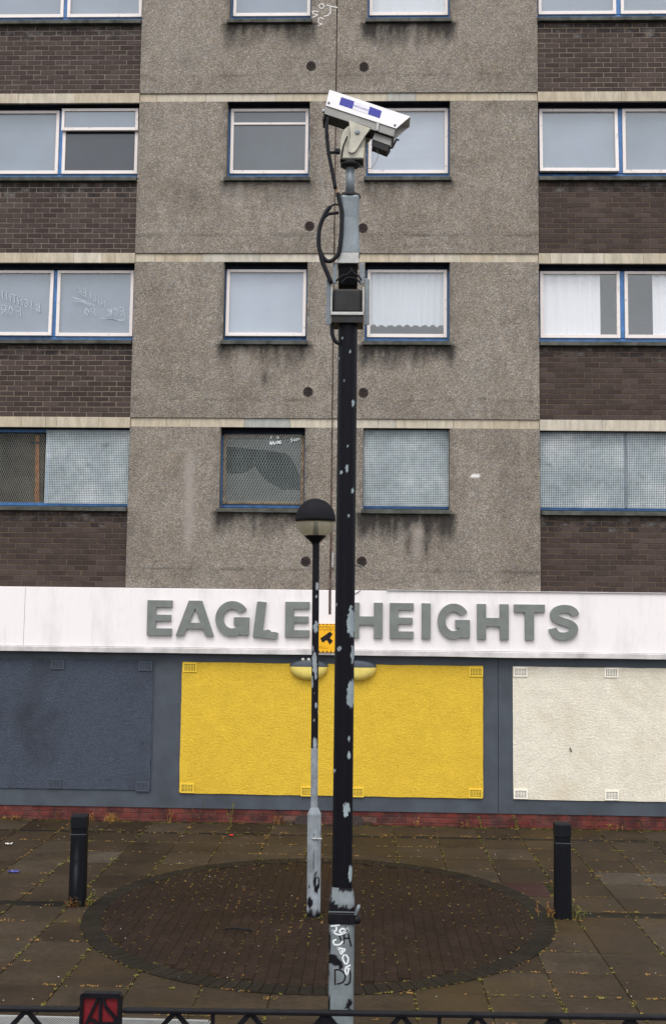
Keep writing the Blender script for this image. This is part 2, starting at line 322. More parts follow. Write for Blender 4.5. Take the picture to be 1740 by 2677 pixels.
# ------------------------------------------------------------------ mesh helpers
WO = {}
class MB:
    def __init__(s): s.v = []; s.f = []; s.mi = []; s.cur = 0
    def q(s, *pts):
        i = len(s.v); s.v += [tuple(p) for p in pts]; s.f.append(tuple(range(i, i + len(pts)))); s.mi.append(s.cur); return s
    def box(s, x0, x1, y0, y1, z0, z1):
        i = len(s.v)
        s.v += [(x0, y0, z0), (x1, y0, z0), (x1, y1, z0), (x0, y1, z0), (x0, y0, z1), (x1, y0, z1), (x1, y1, z1), (x0, y1, z1)]
        for f in ((0, 3, 2, 1), (4, 5, 6, 7), (0, 1, 5, 4), (1, 2, 6, 5), (2, 3, 7, 6), (3, 0, 4, 7)):
            s.f.append(tuple(i + k for k in f)); s.mi.append(s.cur)
        return s
    def prism(s, poly, y0, y1, holes=()):
        """outline in (x, z), front at y0, back at y1"""
        loops = [list(poly)] + [list(h) for h in holes]
        flat = [p for l in loops for p in l]
        tris = geometry.tessellate_polygon([[Vector((p[0], p[1], 0)) for p in l] for l in loops])
        i = len(s.v); n = len(flat)
        s.v += [(p[0], y0, p[1]) for p in flat] + [(p[0], y1, p[1]) for p in flat]
        for t in tris:
            a, b, c = [flat[k] for k in t]
            ar = (b[0] - a[0]) * (c[1] - a[1]) - (b[1] - a[1]) * (c[0] - a[0])
            t = tuple(t) if ar > 0 else tuple(reversed(t))
            s.f.append(tuple(i + k for k in t)); s.mi.append(s.cur)
            s.f.append(tuple(i + n + k for k in reversed(t))); s.mi.append(s.cur)
        o = i
        for l in loops:
            m = len(l)
            for k in range(m):
                a, b = o + k, o + (k + 1) % m
                s.f.append((a, a + n, b + n, b)); s.mi.append(s.cur)
            o += m
        return s
    def tube(s, pts, r, n=8, caps=True):
        pts = [Vector(p) for p in pts]; i0 = len(s.v); up = Vector((0.013, -1, .021)).normalized()
        rs = r if hasattr(r, '__len__') else [r] * len(pts)
        for k, p in enumerate(pts):
            t = (pts[min(k + 1, len(pts) - 1)] - pts[max(k - 1, 0)]).normalized()
            a = t.cross(up)
            if a.length < 1e-4: a = t.cross(Vector((1, 0, 0)))
            a.normalize(); b = t.cross(a)
            for j in range(n):
                th = 2 * PI * j / n; s.v.append(tuple(p + (a * math.cos(th) + b * math.sin(th)) * rs[k]))
        for k in range(len(pts) - 1):
            for j in range(n):
                a, b = i0 + k * n + j, i0 + k * n + (j + 1) % n
                s.f.append((a, b, b + n, a + n)); s.mi.append(s.cur)
        if caps:
            s.f.append(tuple(i0 + j for j in reversed(range(n)))); s.mi.append(s.cur)
            e = i0 + (len(pts) - 1) * n; s.f.append(tuple(e + j for j in range(n))); s.mi.append(s.cur)
        return s
    def lathe(s, prof, cx, cy, n=32, caps=True):
        i0 = len(s.v)
        for (r, z) in prof:
            for j in range(n):
                th = 2 * PI * j / n; s.v.append((cx + r * math.cos(th), cy + r * math.sin(th), z))
        for k in range(len(prof) - 1):
            for j in range(n):
                a, b = i0 + k * n + j, i0 + k * n + (j + 1) % n
                s.f.append((a, b, b + n, a + n)); s.mi.append(s.cur)
        if caps:
            s.f.append(tuple(i0 + j for j in reversed(range(n)))); s.mi.append(s.cur)
            e = i0 + (len(prof) - 1) * n; s.f.append(tuple(e + j for j in range(n))); s.mi.append(s.cur)
        return s
    def build(s, name, mats, parent=None, origin=None, bevel=0.0, smooth=False, attrs=None, label=None, kind=None):
        if origin is None: origin = WO.get(parent, Vector((0, 0, 0)))
        origin = Vector(origin)
        me = bpy.data.meshes.new(name)
        me.from_pydata([(v[0] - origin.x, v[1] - origin.y, v[2] - origin.z) for v in s.v], [], s.f)
        if not isinstance(mats, (list, tuple)): mats = [mats]
        for m in mats: me.materials.append(m)
        if len(mats) > 1: me.polygons.foreach_set('material_index', s.mi)
        if smooth: me.polygons.foreach_set('use_smooth', [True] * len(me.polygons))
        if attrs:
            for k, vals in attrs.items():
                a = me.attributes.new(k, 'FLOAT', 'POINT'); a.data.foreach_set('value', vals)
        me.update()
        return link(name, me, parent, origin, bevel, label, kind)
def link(name, me, parent=None, origin=(0, 0, 0), bevel=0.0, label=None, kind=None):
    origin = Vector(origin)
    o = bpy.data.objects.new(name, me); COL.objects.link(o); WO[o] = origin
    if parent: o.parent = parent; o.location = origin - WO[parent]
    else: o.location = origin
    if bevel:
        b = o.modifiers.new('bevel', 'BEVEL'); b.width = bevel; b.segments = 2; b.limit_method = 'ANGLE'; b.angle_limit = math.radians(40)
    if label: o['label'] = label
    if kind: o['kind'] = kind
    return o
def tag(o, label, cat, group=None):
    o['label'] = label; o['category'] = cat
    if group: o['group'] = group
    return o
def thing(name, loc, label, cat, group=None):
    o = bpy.data.objects.new(name, None); COL.objects.link(o); o.location = loc; o.empty_display_size = .2
    WO[o] = Vector(loc); return tag(o, label, cat, group)
def nz(x, y=0.0, z=0.0): return noise.noise(Vector((x, y, z)))
def fbm(x, y=0.0, z=0.0): return nz(x, y, z) * .6 + nz(x * 2.1, y * 2.1, z * 2.1) * .3 + nz(x * 4.3, y * 4.3, z * 4.3) * .15
def sm(a, b, x):
    t = max(0.0, min(1.0, (x - a) / (b - a))); return t * t * (3 - 2 * t)
def spline(pts, n=6):
    P = [Vector((*p, 0)) if len(p) == 2 else Vector(p) for p in pts]; out = []
    for i in range(len(P) - 1):
        p0 = P[max(i - 1, 0)]; p1 = P[i]; p2 = P[i + 1]; p3 = P[min(i + 2, len(P) - 1)]
        for k in range(n):
            t = k / n
            out.append(.5 * ((2 * p1) + (p2 - p0) * t + (2 * p0 - 5 * p1 + 4 * p2 - p3) * t * t + (3 * p1 - p0 - 3 * p2 + p3) * t ** 3))
    out.append(P[-1]); return out
def ribbon(pts, wd):
    """closed outline (x, z) of a brush stroke of width wd along pts"""
    P = [Vector((p[0], p[1])) for p in pts]; lft = []; rgt = []
    for k, p in enumerate(P):
        t = P[min(k + 1, len(P) - 1)] - P[max(k - 1, 0)]
        t = t.normalized() if t.length > 1e-9 else Vector((1, 0)); n = Vector((-t.y, t.x)) * wd / 2
        lft.append(p + n); rgt.append(p - n)
    return lft, rgt
def stroke(mb, pts, wd, y, n=5):
    l, r = ribbon(spline(pts, n) if len(pts) > 2 else pts, wd)
    for k in range(len(l) - 1):
        mb.q((r[k].x, y, r[k].y), (r[k + 1].x, y, r[k + 1].y), (l[k + 1].x, y, l[k + 1].y), (l[k].x, y, l[k].y))

# ================================================================== GROUND
MB().q((-200, -200, -.06), (200, -200, -.06), (200, 200, -.06), (-200, 200, -.06)).build('ground', MT['ground'], kind='structure')
pavement = MB().q((-9, -12, -.011), (8, -12, -.011), (8, .06, -.011), (-9, .06, -.011)).build('pavement', MT['bed'], kind='structure')
CX, CY, CR = -.474, -4.664, 2.43
XJ = [1.015 + .5925 * k for k in range(-14, 10)]
YJ = [-.12, -.735, -.875, -1.46, -2.055, -2.655, -3.25, -3.845, -4.43, -4.615, -5.205, -5.805, -6.405, -7.0, -7.6, -8.2]
def slab_mesh(name, wx, wy, mat):
    a, b = wx / 2, wy / 2; e = .007; m = MB(); i = m.v
    m.v += [(-a, -b, -.05), (a, -b, -.05), (a, b, -.05), (-a, b, -.05), (-a, -b, -.006), (a, -b, -.006), (a, b, -.006), (-a, b, -.006),
            (-a + e, -b + e, 0), (a - e, -b + e, 0), (a - e, b - e, 0), (-a + e, b - e, 0)]
    for k in range(4):
        j = (k + 1) % 4
        m.f += [(k, j, 4 + j, 4 + k), (4 + k, 4 + j, 8 + j, 8 + k)]; m.mi += [0, 0]
    m.f.append((8, 9, 10, 11)); m.mi.append(0)
    me = bpy.data.meshes.new(name); me.from_pydata(m.v, [], m.f); me.materials.append(mat); return me
SLABS = {}
for r in range(len(YJ) - 1):
    y1, y0 = YJ[r], YJ[r + 1]
    channel = (y1 - y0) < .2
    for c in range(len(XJ) - 1):
        x0, x1 = XJ[c], XJ[c + 1]
        far = max(math.hypot(x - CX, y - CY) for x in (x0, x1) for y in (y0, y1))
        if far < CR - .02: continue
        cxm, cym = (x0 + x1) / 2, (y0 + y1) / 2
        if 1.5 < cxm < 2.1 and -3.8 < cym < -3.3: continue           # the maroon cover lies here
        if y0 < -7.5 and y1 > -7.7 and False: continue
        if abs(cxm) > 7.4: continue
        pale = (abs(cxm + 3.3) < .3 and abs(cym + 2.35) < .3) or (2.7 < cxm < 3.7 and abs(cym + 2.95) < .3)  # left one is simply lighter, right ones carry the painted wet sheen
        gap = .009 + .004 * random.random()
        key = (round(y1 - y0, 3), pale)
        if key not in SLABS:
            SLABS[key] = slab_mesh('paving_slab',   .5925 - .0075, (y1 - y0) - .0075, MT['channel'] if channel else MT['slabpale'] if pale else MT['slab'])
        o = link('channel_block' if channel else 'paving_slab', SLABS[key], pavement, (cxm, cym, random.uniform(-.0022, .0012) - (.006 if channel else 0)))
        o.rotation_euler = (random.uniform(-.003, .003), random.uniform(-.003, .003), random.uniform(-.006, .006))
cover = thing('inspection_cover', (1.81, -3.55, 0), 'flush maroon inspection cover beside the paved brick circle', 'cover')
MB().box(1.53, 2.10, -3.825, -3.27, -.05, .001).build('lid', MT['maroon'], cover, bevel=.006)

# the circle of brick pavers
circle = MB()
N = 72
circle.v = [(CX, CY, .0035)] + [(CX + CR * math.cos(2 * PI * k / N), CY + CR * math.sin(2 * PI * k / N), .0035) for k in range(N)] + \
           [(CX + CR * math.cos(2 * PI * k / N), CY + CR * math.sin(2 * PI * k / N), -.05) for k in range(N)]
for k in range(N):
    j = (k + 1) % N; circle.f += [(0, 1 + k, 1 + j), (1 + k, 1 + N + k, 1 + N + j, 1 + j)]; circle.mi += [0, 0]
pc = circle.build('paving_circle', MT['bed_circle'], kind='structure', origin=(CX, CY, 0))
def paver_mesh(name, wx0, wx1, ly, mat, e=.005, h=.006):
    m = MB(); b = ly / 2
    def row(z, d): return [(-wx0 / 2 + d, -b + d, z), (wx0 / 2 - d, -b + d, z), (wx1 / 2 - d, b - d, z), (-wx1 / 2 + d, b - d, z)]
    m.v = row(-.03, 0) + row(-.001, 0) + row(h, e)
    for k in range(4):
        j = (k + 1) % 4; m.f += [(k, j, 4 + j, 4 + k), (4 + k, 4 + j, 8 + j, 8 + k)]
    m.f.append((8, 9, 10, 11))
    me = bpy.data.meshes.new(name); me.from_pydata(m.v, [], m.f); me.materials.append(mat); return me
RIN = CR - .215
paver = paver_mesh('paving_brick', .0995, .0995, .1995, MT['paver'], e=.003, h=.0025)
spots = []
for i in range(-25, 26):
    for j in range(-14, 15):
        x = CX + i * .103; y = CY + j * .206 + (.103 if i % 2 else 0)
        if math.hypot(abs(x - CX) + .03, abs(y - CY) + .07) < RIN + .075: spots.append((x, y))
spots.sort(key=lambda s: s[1])
rest = MB()
for n, (x, y) in enumerate(spots):
    dz = random.uniform(-.001, .001); tx, ty, tz = random.uniform(-.004, .004), random.uniform(-.006, .006), random.uniform(-.012, .012)
    if n < 300:
        o = link('paving_brick', paver, pc, (x, y, .0045 + dz)); o.rotation_euler = (tx, ty, tz)
    else:
        M4 = Matrix.Translation((x, y, .0045 + dz)) @ Matrix.Rotation(tz, 4, 'Z') @ Matrix.Rotation(ty, 4, 'Y')
        i0 = len(rest.v); rest.v += [tuple(M4 @ v.co) for v in paver.vertices]
        for p in paver.polygons: rest.f.append(tuple(i0 + k for k in p.vertices)); rest.mi.append(0)
rest.build('far_paving_bricks', MT['paver'], pc, kind='stuff')
NE = 136
edge = paver_mesh('edging_brick', 2 * PI * CR / NE - .006, 2 * PI * RIN / NE - .006, .205, MT['edging'], e=.0035, h=.004)
for k in range(NE):
    a = 2 * PI * k / NE; rr = CR - .106
    o = link('edging_brick', edge, pc, (CX + rr * math.cos(a), CY + rr * math.sin(a), .0075 + random.uniform(-.001, .001)))
    o.rotation_euler = (0, random.uniform(-.01, .01), a + PI / 2 + random.uniform(-.01, .01))

# ================================================================== APARTMENT BUILDING
B = thing('apartment_building', (0, 0, 0), 'grey pebble-dashed block of flats with brown brick bays and boarded up ground floor', 'apartment building')
XL, XR = -3.662, 2.604
ZB = [3.465, 6.08, 8.68, 11.28, 13.88]                      # tops of the stone bands (the first: top of the fascia)
ZU = [0, 5.94, 8.545, 11.145, 13.745]                       # undersides of the bands in the middle bay
FL = [4.706, 7.308, 9.918, 12.508]                          # bottoms of the window frames
XE0, XE1 = -7.6, 6.6
MB().box(XE0, XE1, 1.3, 7.0, 0, 15.2).build('core_wall', MT['dark_room'], B)
for x0, x1 in ((XE0, XE0 + .2), (XE1 - .2, XE1)):
    MB().box(x0, x1, .02, 1.3, 0, 15.2).build('end_wall', MT['dash'], B)
MB().box(XE0, XE1, -.02, 1.3, 14.6, 15.0).build('parapet', MT['dash'], B)
for z in (3.0, 5.97, 8.57, 11.17, 13.77):
    MB().box(XE0 + .2, XE1 - .2, .262, 1.3, z, z + .09).build('floor_slab', MT['dark_room'], B)

WIN_L = (-2.262, -.962); WIN_R = (-.07, 1.238)
SILLS = [(a - .03, b + .02, f - .085) for f in FL for a, b in (WIN_L, WIN_R)]
def stain_at(x, z):
    d = 0.0; pl = 0.0
    for n, (a, b, zb) in enumerate(SILLS):
        if a - .2 < x < b + .2 and zb - .95 < z < zb + .03:
            t = zb - z
            edge = sm(a - .14, a + .02, x) * (1 - sm(b - .02, b + .14, x))
            ln = .20 + .36 * max(0, .5 + nz(x * 2.3, n * 3.7) * .9) + .10 * nz(x * 9, n)
            ln = max(.07, ln)
            v = max(0.0, 1 - t / ln) ** .8
            v *= 1.0 + .75 * nz(x * 13, z * 1.4, n) + .45 * nz(x * 34, z * 16, n) + .5 * sm(.25, .0, min(abs(x - a), abs(x - b)))
            d += max(0, v) * edge * (.85, 1.25, .75, 1.05, .5, .45, .8, 1.0)[n]
            if edge and t > 0: pl += .55 * sm(.25, .6, nz(x * 7, n * 5.1, z * .5)) * max(0, 1 - t / .6) * edge
    for f in FL:                                             # grime beside the window jambs
        if f - .1 < z < f + 1.25:
            for e, s in ((WIN_L[0], -1), (WIN_L[1], 1), (WIN_R[0], -1), (WIN_R[1], 1)):
                t = (x - e) * s
                if 0 <= t < .16: d += .55 * (1 - t / .16) * max(0, .5 + fbm(x * 12, z * 7))
    for e, s in ((XL, 1), (XR, -1)):
        t = (x - e) * s
        if t < .3: d += .36 * (1 - t / .3) * max(0, .3 + fbm(x * 8, z * 3, 2.0))
    d += .16 * sm(.0, .5, fbm(x * 1.1, z * 1.3, 31)) + .14 * sm(.1, .6, fbm(x * 3.1, z * 2.2, 17))
    for zb in ZB:
        t = z - zb
        if 0 < t < .35: d += .16 * max(0, .4 + fbm(x * 2, z * 8, 5))
        if abs(t - (.30 + .02 * nz(x * 2))) < .012: d += .5 * max(0, .4 + nz(x * 3.1, zb))
        if 0 < t < .5 and zb < 4: d += .25 * (1 - t / .5) * max(0, .3 + fbm(x * 4, z * 6, 9))
    # long pale run left of the lowest middle window and the dark forked run under the lowest right one
    if -2.95 < x < -2.45 and 3.9 < z < 5.9:
        c = -2.72 + .04 * nz(z * 2)
        pl += .62 * math.exp(-((x - c) / .075) ** 2) * sm(5.9, 5.2, z) * sm(3.8, 4.4, z)
    if .45 < x < 1.05 and 3.8 < z < 4.65:
        for c, a in ((.62, .8), (.90, .95)):
            d += a * math.exp(-((x - c - .02 * nz(z * 5)) / .055) ** 2) * sm(3.82, 4.15, z) * (.7 + .5 * nz(x * 20, z * 6))
        pl += .55 * math.exp(-((x - .76) / .06) ** 2) * sm(3.85, 4.1, z)
    if -2.0 < x < -1.4 and 6.2 < z < 6.9: d += .8 * math.exp(-((x + 1.60 - .04 * nz(z * 9)) / .05) ** 2 - ((z - 6.72) / .13) ** 2)
    if (x - 1.628) ** 2 + (z - 5.217) ** 2 < .03:            # splash of white paint
        q = ((x - 1.628) / .085) ** 2 + ((z - 5.217) / .04) ** 2 + .9 * nz(x * 22, z * 30)
        pl += 2.6 * sm(1.1, .4, q)
    return min(1, d), max(0, min(1.6, pl))
def render_panel(x0, x1, z0, z1, win):
    g = MB(); st = []; pl = []; step = .032; y = -.02
    def lines(a, b, cuts):
        pts = sorted({a, b, *[c for c in cuts if a < c < b]}); out = []
        for p, q in zip(pts, pts[1:]):
            n = max(1, round((q - p) / step)); out += [p + (q - p) * k / n for k in range(n)]
        return out + [b]
    xs = lines(x0, x1, [win[0], win[1]]); zs = lines(z0, z1, [win[2], win[3]])
    nx = len(xs)
    for z in zs:
        for x in xs:
            g.v.append((x, y + .0025 * fbm(x * 9, z * 9), z)); s, p = stain_at(x, z); st.append(s); pl.append(p)
    for j in range(len(zs) - 1):
        for i in range(nx - 1):
            xm, zm = (xs[i] + xs[i + 1]) / 2, (zs[j] + zs[j + 1]) / 2
            if win[0] < xm < win[1] and win[2] < zm < win[3]: continue
            a = j * nx + i; g.f.append((a, a + 1, a + nx + 1, a + nx)); g.mi.append(0)
    def strip(pa, pb, ya=.25):
        i = len(g.v); g.v += [(pa[0], y, pa[1]), (pb[0], y, pb[1]), (pb[0], ya, pb[1]), (pa[0], ya, pa[1])]
        for p in (pa, pb, pb, pa): s, q = stain_at(*p); st.append(s * .5); pl.append(q * .3)
        g.f.append((i, i + 1, i + 2, i + 3)); g.mi.append(0)
    wx0, wx1, wz0, wz1 = win
    for e in (((wx0, wz0), (wx0, wz1)), ((wx1, wz1), (wx1, wz0)), ((wx1, wz0), (wx0, wz0)),
              ((x0, z1), (x0, z0)), ((x1, z0), (x1, z1)), ((x0, z0), (x1, z0)), ((x1, z1), (x0, z1))): strip(*e)
    if wz1 < z1: strip((wx0, wz1), (wx1, wz1))
    return g.build('render_panel', MT['dash'], B, attrs={'stain': st, 'pale': pl})
XM = -.553
for k, f in enumerate(FL):
    z0 = ZB[k] + .004; z1 = ZU[k + 1]
    render_panel(XL, XM - .008, z0, z1, (*WIN_L, f - .085, z1))
    render_panel(XM + .008, XR, z0, z1, (*WIN_R, f - .085, z1))
render_panel(XL, XM - .008, ZB[4] + .004, 14.59, (-2.2, -2.199, 14.0, 14.001))
render_panel(XM + .008, XR, ZB[4] + .004, 14.59, (.1, .101, 14.0, 14.001))
MB().box(XM - .05, XM + .05, .012, .1, 3.4, 14.55).build('joint_backing', MT['black'], B)
g = MB(); P = []
for k in range(60):
    z = 10.9 - 7.8 * k / 59; wd = .006 + .012 * sm(6.6, 3.5, z); P.append((XM + .004 + .008 * nz(z * 1.3), z, wd))
for (xa, za, wa), (xb, zb, wb) in zip(P, P[1:]):
    yy = lambda z: -.027 if z > 3.62 else -.108
    ya, yb = yy(za), yy(zb)
    g.q((xa - wa, ya, za), (xb - wb, yb, zb), (xb + wb, yb, zb), (xa + wa, ya, za))
    g.q((xa + wa, ya, za), (xb + wb, yb, zb), (xb + wb, yb + .02, zb), (xa + wa, ya + .02, za))
    g.q((xa - wa, ya + .02, za), (xb - wb, yb + .02, zb), (xb - wb, yb, zb), (xa - wa, ya, za))
g.build('brown_joint_strip', MT['brownstrip'], B)
MB().box(-.531, -.507, -.06, -.022, 3.80, 4.02).build('conduit', MT['galv_light'], B, bevel=.004)

# stone bands
def band(x0, x1, z0, z1, y0, cuts):
    xs = [x0] + sorted(c for c in cuts if x0 < c < x1) + [x1]
    for a, b in zip(xs, xs[1:]):
        MB().box(a + .0015, b - .0015, y0 + random.uniform(0, .004), .26, z0, z1).build('band_stone', MT['band'], B, bevel=.004, origin=((a + b) / 2, 0, z0))
for k in range(1, 5):
    zt, zu = ZB[k], ZU[k]
    random.seed(40 + k)
    lc = {1: [-5.35, -4.97, -4.80, -4.15], 2: [-5.2, -4.62, -4.18, -3.97], 3: [-4.69, -5.6], 4: [-5.0]}[k]
    band(XE0, XL, zu - .022, zt + .002, -.035, lc)
    mc = {1: [-3.1, -2.744, -1.9, -1.2, XM, .15, .42, .9, 1.3, 1.9, 2.3], 2: [-3.35, -2.609, -1.7, XM, .3, .62, 1.0, 1.4, 1.9], 3: [-3.4, -2.613, -1.5, XM, .25, .7, 1.5, 2.0], 4: [-2.6, XM, 1.2]}[k]
    band(XL, XR, zu + .002, zt, .0, mc)
    rc = {1: [3.55, 4.75], 2: [2.78, 2.95, 3.6, 4.2], 3: [3.35, 3.9, 4.6], 4: [3.9]}[k]
    band(XR, XE1, zu - .025, zt + .002, -.035, rc)
random.seed(11)

# brick bays
BW, BH = .2285, .0825
def brick_mesh(name, wd, ht, mat, d=.05):
    e = .004; m = MB(); a, b = wd / 2, ht / 2
    m.v = [(-a, 0 + d, -b), (a, d, -b), (a, d, b), (-a, d, b), (-a, e, -b), (a, e, -b), (a, e, b), (-a, e, b), (-a + e, 0, -b + e), (a - e, 0, -b + e), (a - e, 0, b - e), (-a + e, 0, b - e)]
    for k in range(4):
        j = (k + 1) % 4; m.f += [(k, j, 4 + j, 4 + k), (4 + k, 4 + j, 8 + j, 8 + k)]
    m.f.append((8, 9, 10, 11))
    me = bpy.data.meshes.new(name); me.from_pydata(m.v, [], m.f); me.materials.append(mat); return me
FULL = {}
def get_brick(wd, ht, mk):
    key = (round(wd, 3), round(ht, 3), mk)
    if key not in FULL: FULL[key] = brick_mesh('brick', wd, ht, MT[mk])
    return FULL[key]
joined = {'brick': MB(), 'brick_top': MB()}
nb = [0]
for fl in range(4):
    z0 = ZB[fl] + .004; z1 = FL[fl] - .085
    ncs = round((z1 - z0) / BH); ch = (z1 - z0) / ncs
    for side, (xa, xb) in enumerate(((XE0, XL - .003), (XR + .003, XE1))):
        mk = ('mortar_brown', 'mortar_mid', 'mortar_pale', 'mortar_pale')[fl] if side == 0 else ('mortar_brown', 'mortar_brown', 'mortar_brown', 'mortar_mid')[fl]
        pnl = MB().box(xa, xb, .0045, .26, z0, z1).build('brick_bay', MT[mk], B, origin=((xa + xb) / 2, 0, z0))
        for c in range(ncs):
            zc = z0 + (c + .5) * ch; ht = ch - .010
            off = (c % 2) * BW / 2
            edge = xb if side == 0 else xa
            xs = []
            s = -1 if side == 0 else 1
            x = edge; first = BW / 2 if c % 2 else BW
            while True:
                wd = first; first = BW
                nx_ = x + s * wd
                if (side == 0 and nx_ < XE0) or (side == 1 and nx_ > XE1): break
                xs.append((min(x, nx_) + wd / 2, wd)); x = nx_
            for xm, wd in xs:
                top = c >= ncs - 2 or (c == ncs - 3 and random.random() < .35)
                mkb = 'brick_top' if top else 'brick'
                xx = xm + random.uniform(-.002, .002); yy = random.uniform(-.0015, .002); zz = zc + random.uniform(-.0015, .0015)
                inview = -5.75 < xm < 4.6
                me = get_brick(wd - .010, ht, mkb)
                if inview and nb[0] < 300 and (fl == 0 or (fl == 1 and side == 0)):
                    nb[0] += 1
                    o = link('brick', me, pnl, (xx, yy, zz))
                else:
                    j = joined[mkb]; i0 = len(j.v); j.v += [(v.co.x + xx, v.co.y + yy, v.co.z + zz) for v in me.vertices]
                    for p in me.polygons: j.f.append(tuple(i0 + q for q in p.vertices)); j.mi.append(0)
# the bricks past the first 300: one joined part, still real geometry
def brick_tint(m):
    m2, nt, b = newmat('joined_brown_brick', rough=.8, spec=.2)
    rnd = nt.nodes.new('ShaderNodeNewGeometry').outputs['Random Per Island']
    c = ramp(nt, rnd, (0, BC[0]), (.35, BC[1]), (.7, BC[2]), (1, BC[3]))
    c = mixc(nt, 1.0, c, ramp(nt, fnoise(nt, 26, 6, .7), (.25, .74), (.75, 1.24)), 'MULTIPLY')
    c = mixc(nt, 1.0, c, ramp(nt, fnoise(nt, 1.3, 4), (.3, .82), (.7, 1.2)), 'MULTIPLY')
    if m == 'brick_top':
        c = mixc(nt, ramp(nt, fnoise(nt, 4.5, 6, .7, scaled(nt, pos(nt), (1, 1, 1.6))), (.50, 0.0), (.66, .7)), c, (.17, .165, .16))
        c = mixc(nt, ramp(nt, fnoise(nt, 6, 5, .6), (.42, 0.0), (.6, .75)), c, (.016, .015, .016))
    L(nt, c, b.inputs['Base Color']); bump(nt, b, fnoise(nt, 90, 5), .4, .003); return m2
jj = MB(); jj.v = joined['brick'].v + joined['brick_top'].v; n0 = len(joined['brick'].v)
jj.f = joined['brick'].f + [tuple(i + n0 for i in f) for f in joined['brick_top'].f]
jj.mi = [0] * len(joined['brick'].f) + [1] * len(joined['brick_top'].f)
jj.build('upper_brickwork', [brick_tint('brick'), brick_tint('brick_top')], B, kind='stuff')

# ------------------------------------------------------------------ windows
def frame_box(mb, x0, x1, z0, z1, wd, y0, y1, wb=None, wt=None):
    wb = wb or wd; wt = wt or wd
    mb.box(x0, x0 + wd, y0, y1, z0, z1); mb.box(x1 - wd, x1, y0, y1, z0, z1)
    mb.box(x0 + wd, x1 - wd, y0 + .001, y1 - .001, z0, z0 + wb); mb.box(x0 + wd, x1 - wd, y0 + .001, y1 - .001, z1 - wt, z1)
def perforated(mb, x0, x1, z0, z1, y, pitch=.0265, hole=.0145):
    nx = int((x1 - x0) / pitch); nzv = int((z1 - z0) / pitch); px = (x1 - x0) / nx; pz = (z1 - z0) / nzv
    gx, gz = px - hole, pz - hole
    bx = lambda x, z: .010 * fbm(x * 2.1, z * 2.1, y * 9) + .012 * math.exp(-((x + 4.33) / .05) ** 2 - ((z - 5.32) / .05) ** 2)
    for i in range(nx + 1):                                  # vertical bars between the holes, then the short bridges
        xa = x0 + i * px - gx / 2; xb = xa + gx
        for k in range(0, nzv, 4):
            za = z0 + k * pz; zb = min(z1, za + 4 * pz)
            mb.q((xa, y + bx(xa, za), za), (xb, y + bx(xb, za), za), (xb, y + bx(xb, zb), zb), (xa, y + bx(xa, zb), zb))
    for i in range(nx):
        xa = x0 + i * px + gx / 2; xb = xa + hole
        for k in range(nzv + 1):
            za = z0 + k * pz - gz / 2; zb = za + gz
            mb.q((xa, y + bx(xa, za), za), (xb, y + bx(xb, za), za), (xb, y + bx(xb, zb), zb), (xa, y + bx(xa, zb), zb))
    return mb
def diamonds(mb, x0, x1, z0, z1, y, pw=.041, ph=.086, t=.0078):
    """expanded metal: zigzag strands, each a thin sloping ribbon"""
    nx = int((x1 - x0) / pw); nzv = int((z1 - z0) / (ph / 2))
    for i in range(nx):
        for k in range(nzv):
            xa, xb = x0 + i * pw, x0 + (i + .5) * pw; xc = x0 + (i + 1) * pw
            za, zb = z0 + k * ph / 2, z0 + (k + 1) * ph / 2
            if k % 2: pts = ((xa, za), (xb, zb)), ((xc, za), (xb, zb))
            else: pts = ((xb, za), (xa, zb)), ((xb, za), (xc, zb))
            for (p, q) in pts:
                mb.q((p[0] - t / 2, y, p[1]), (p[0] + t / 2, y - .003, p[1]), (q[0] + t / 2, y - .003, q[1]), (q[0] - t / 2, y, q[1]))
    return mb
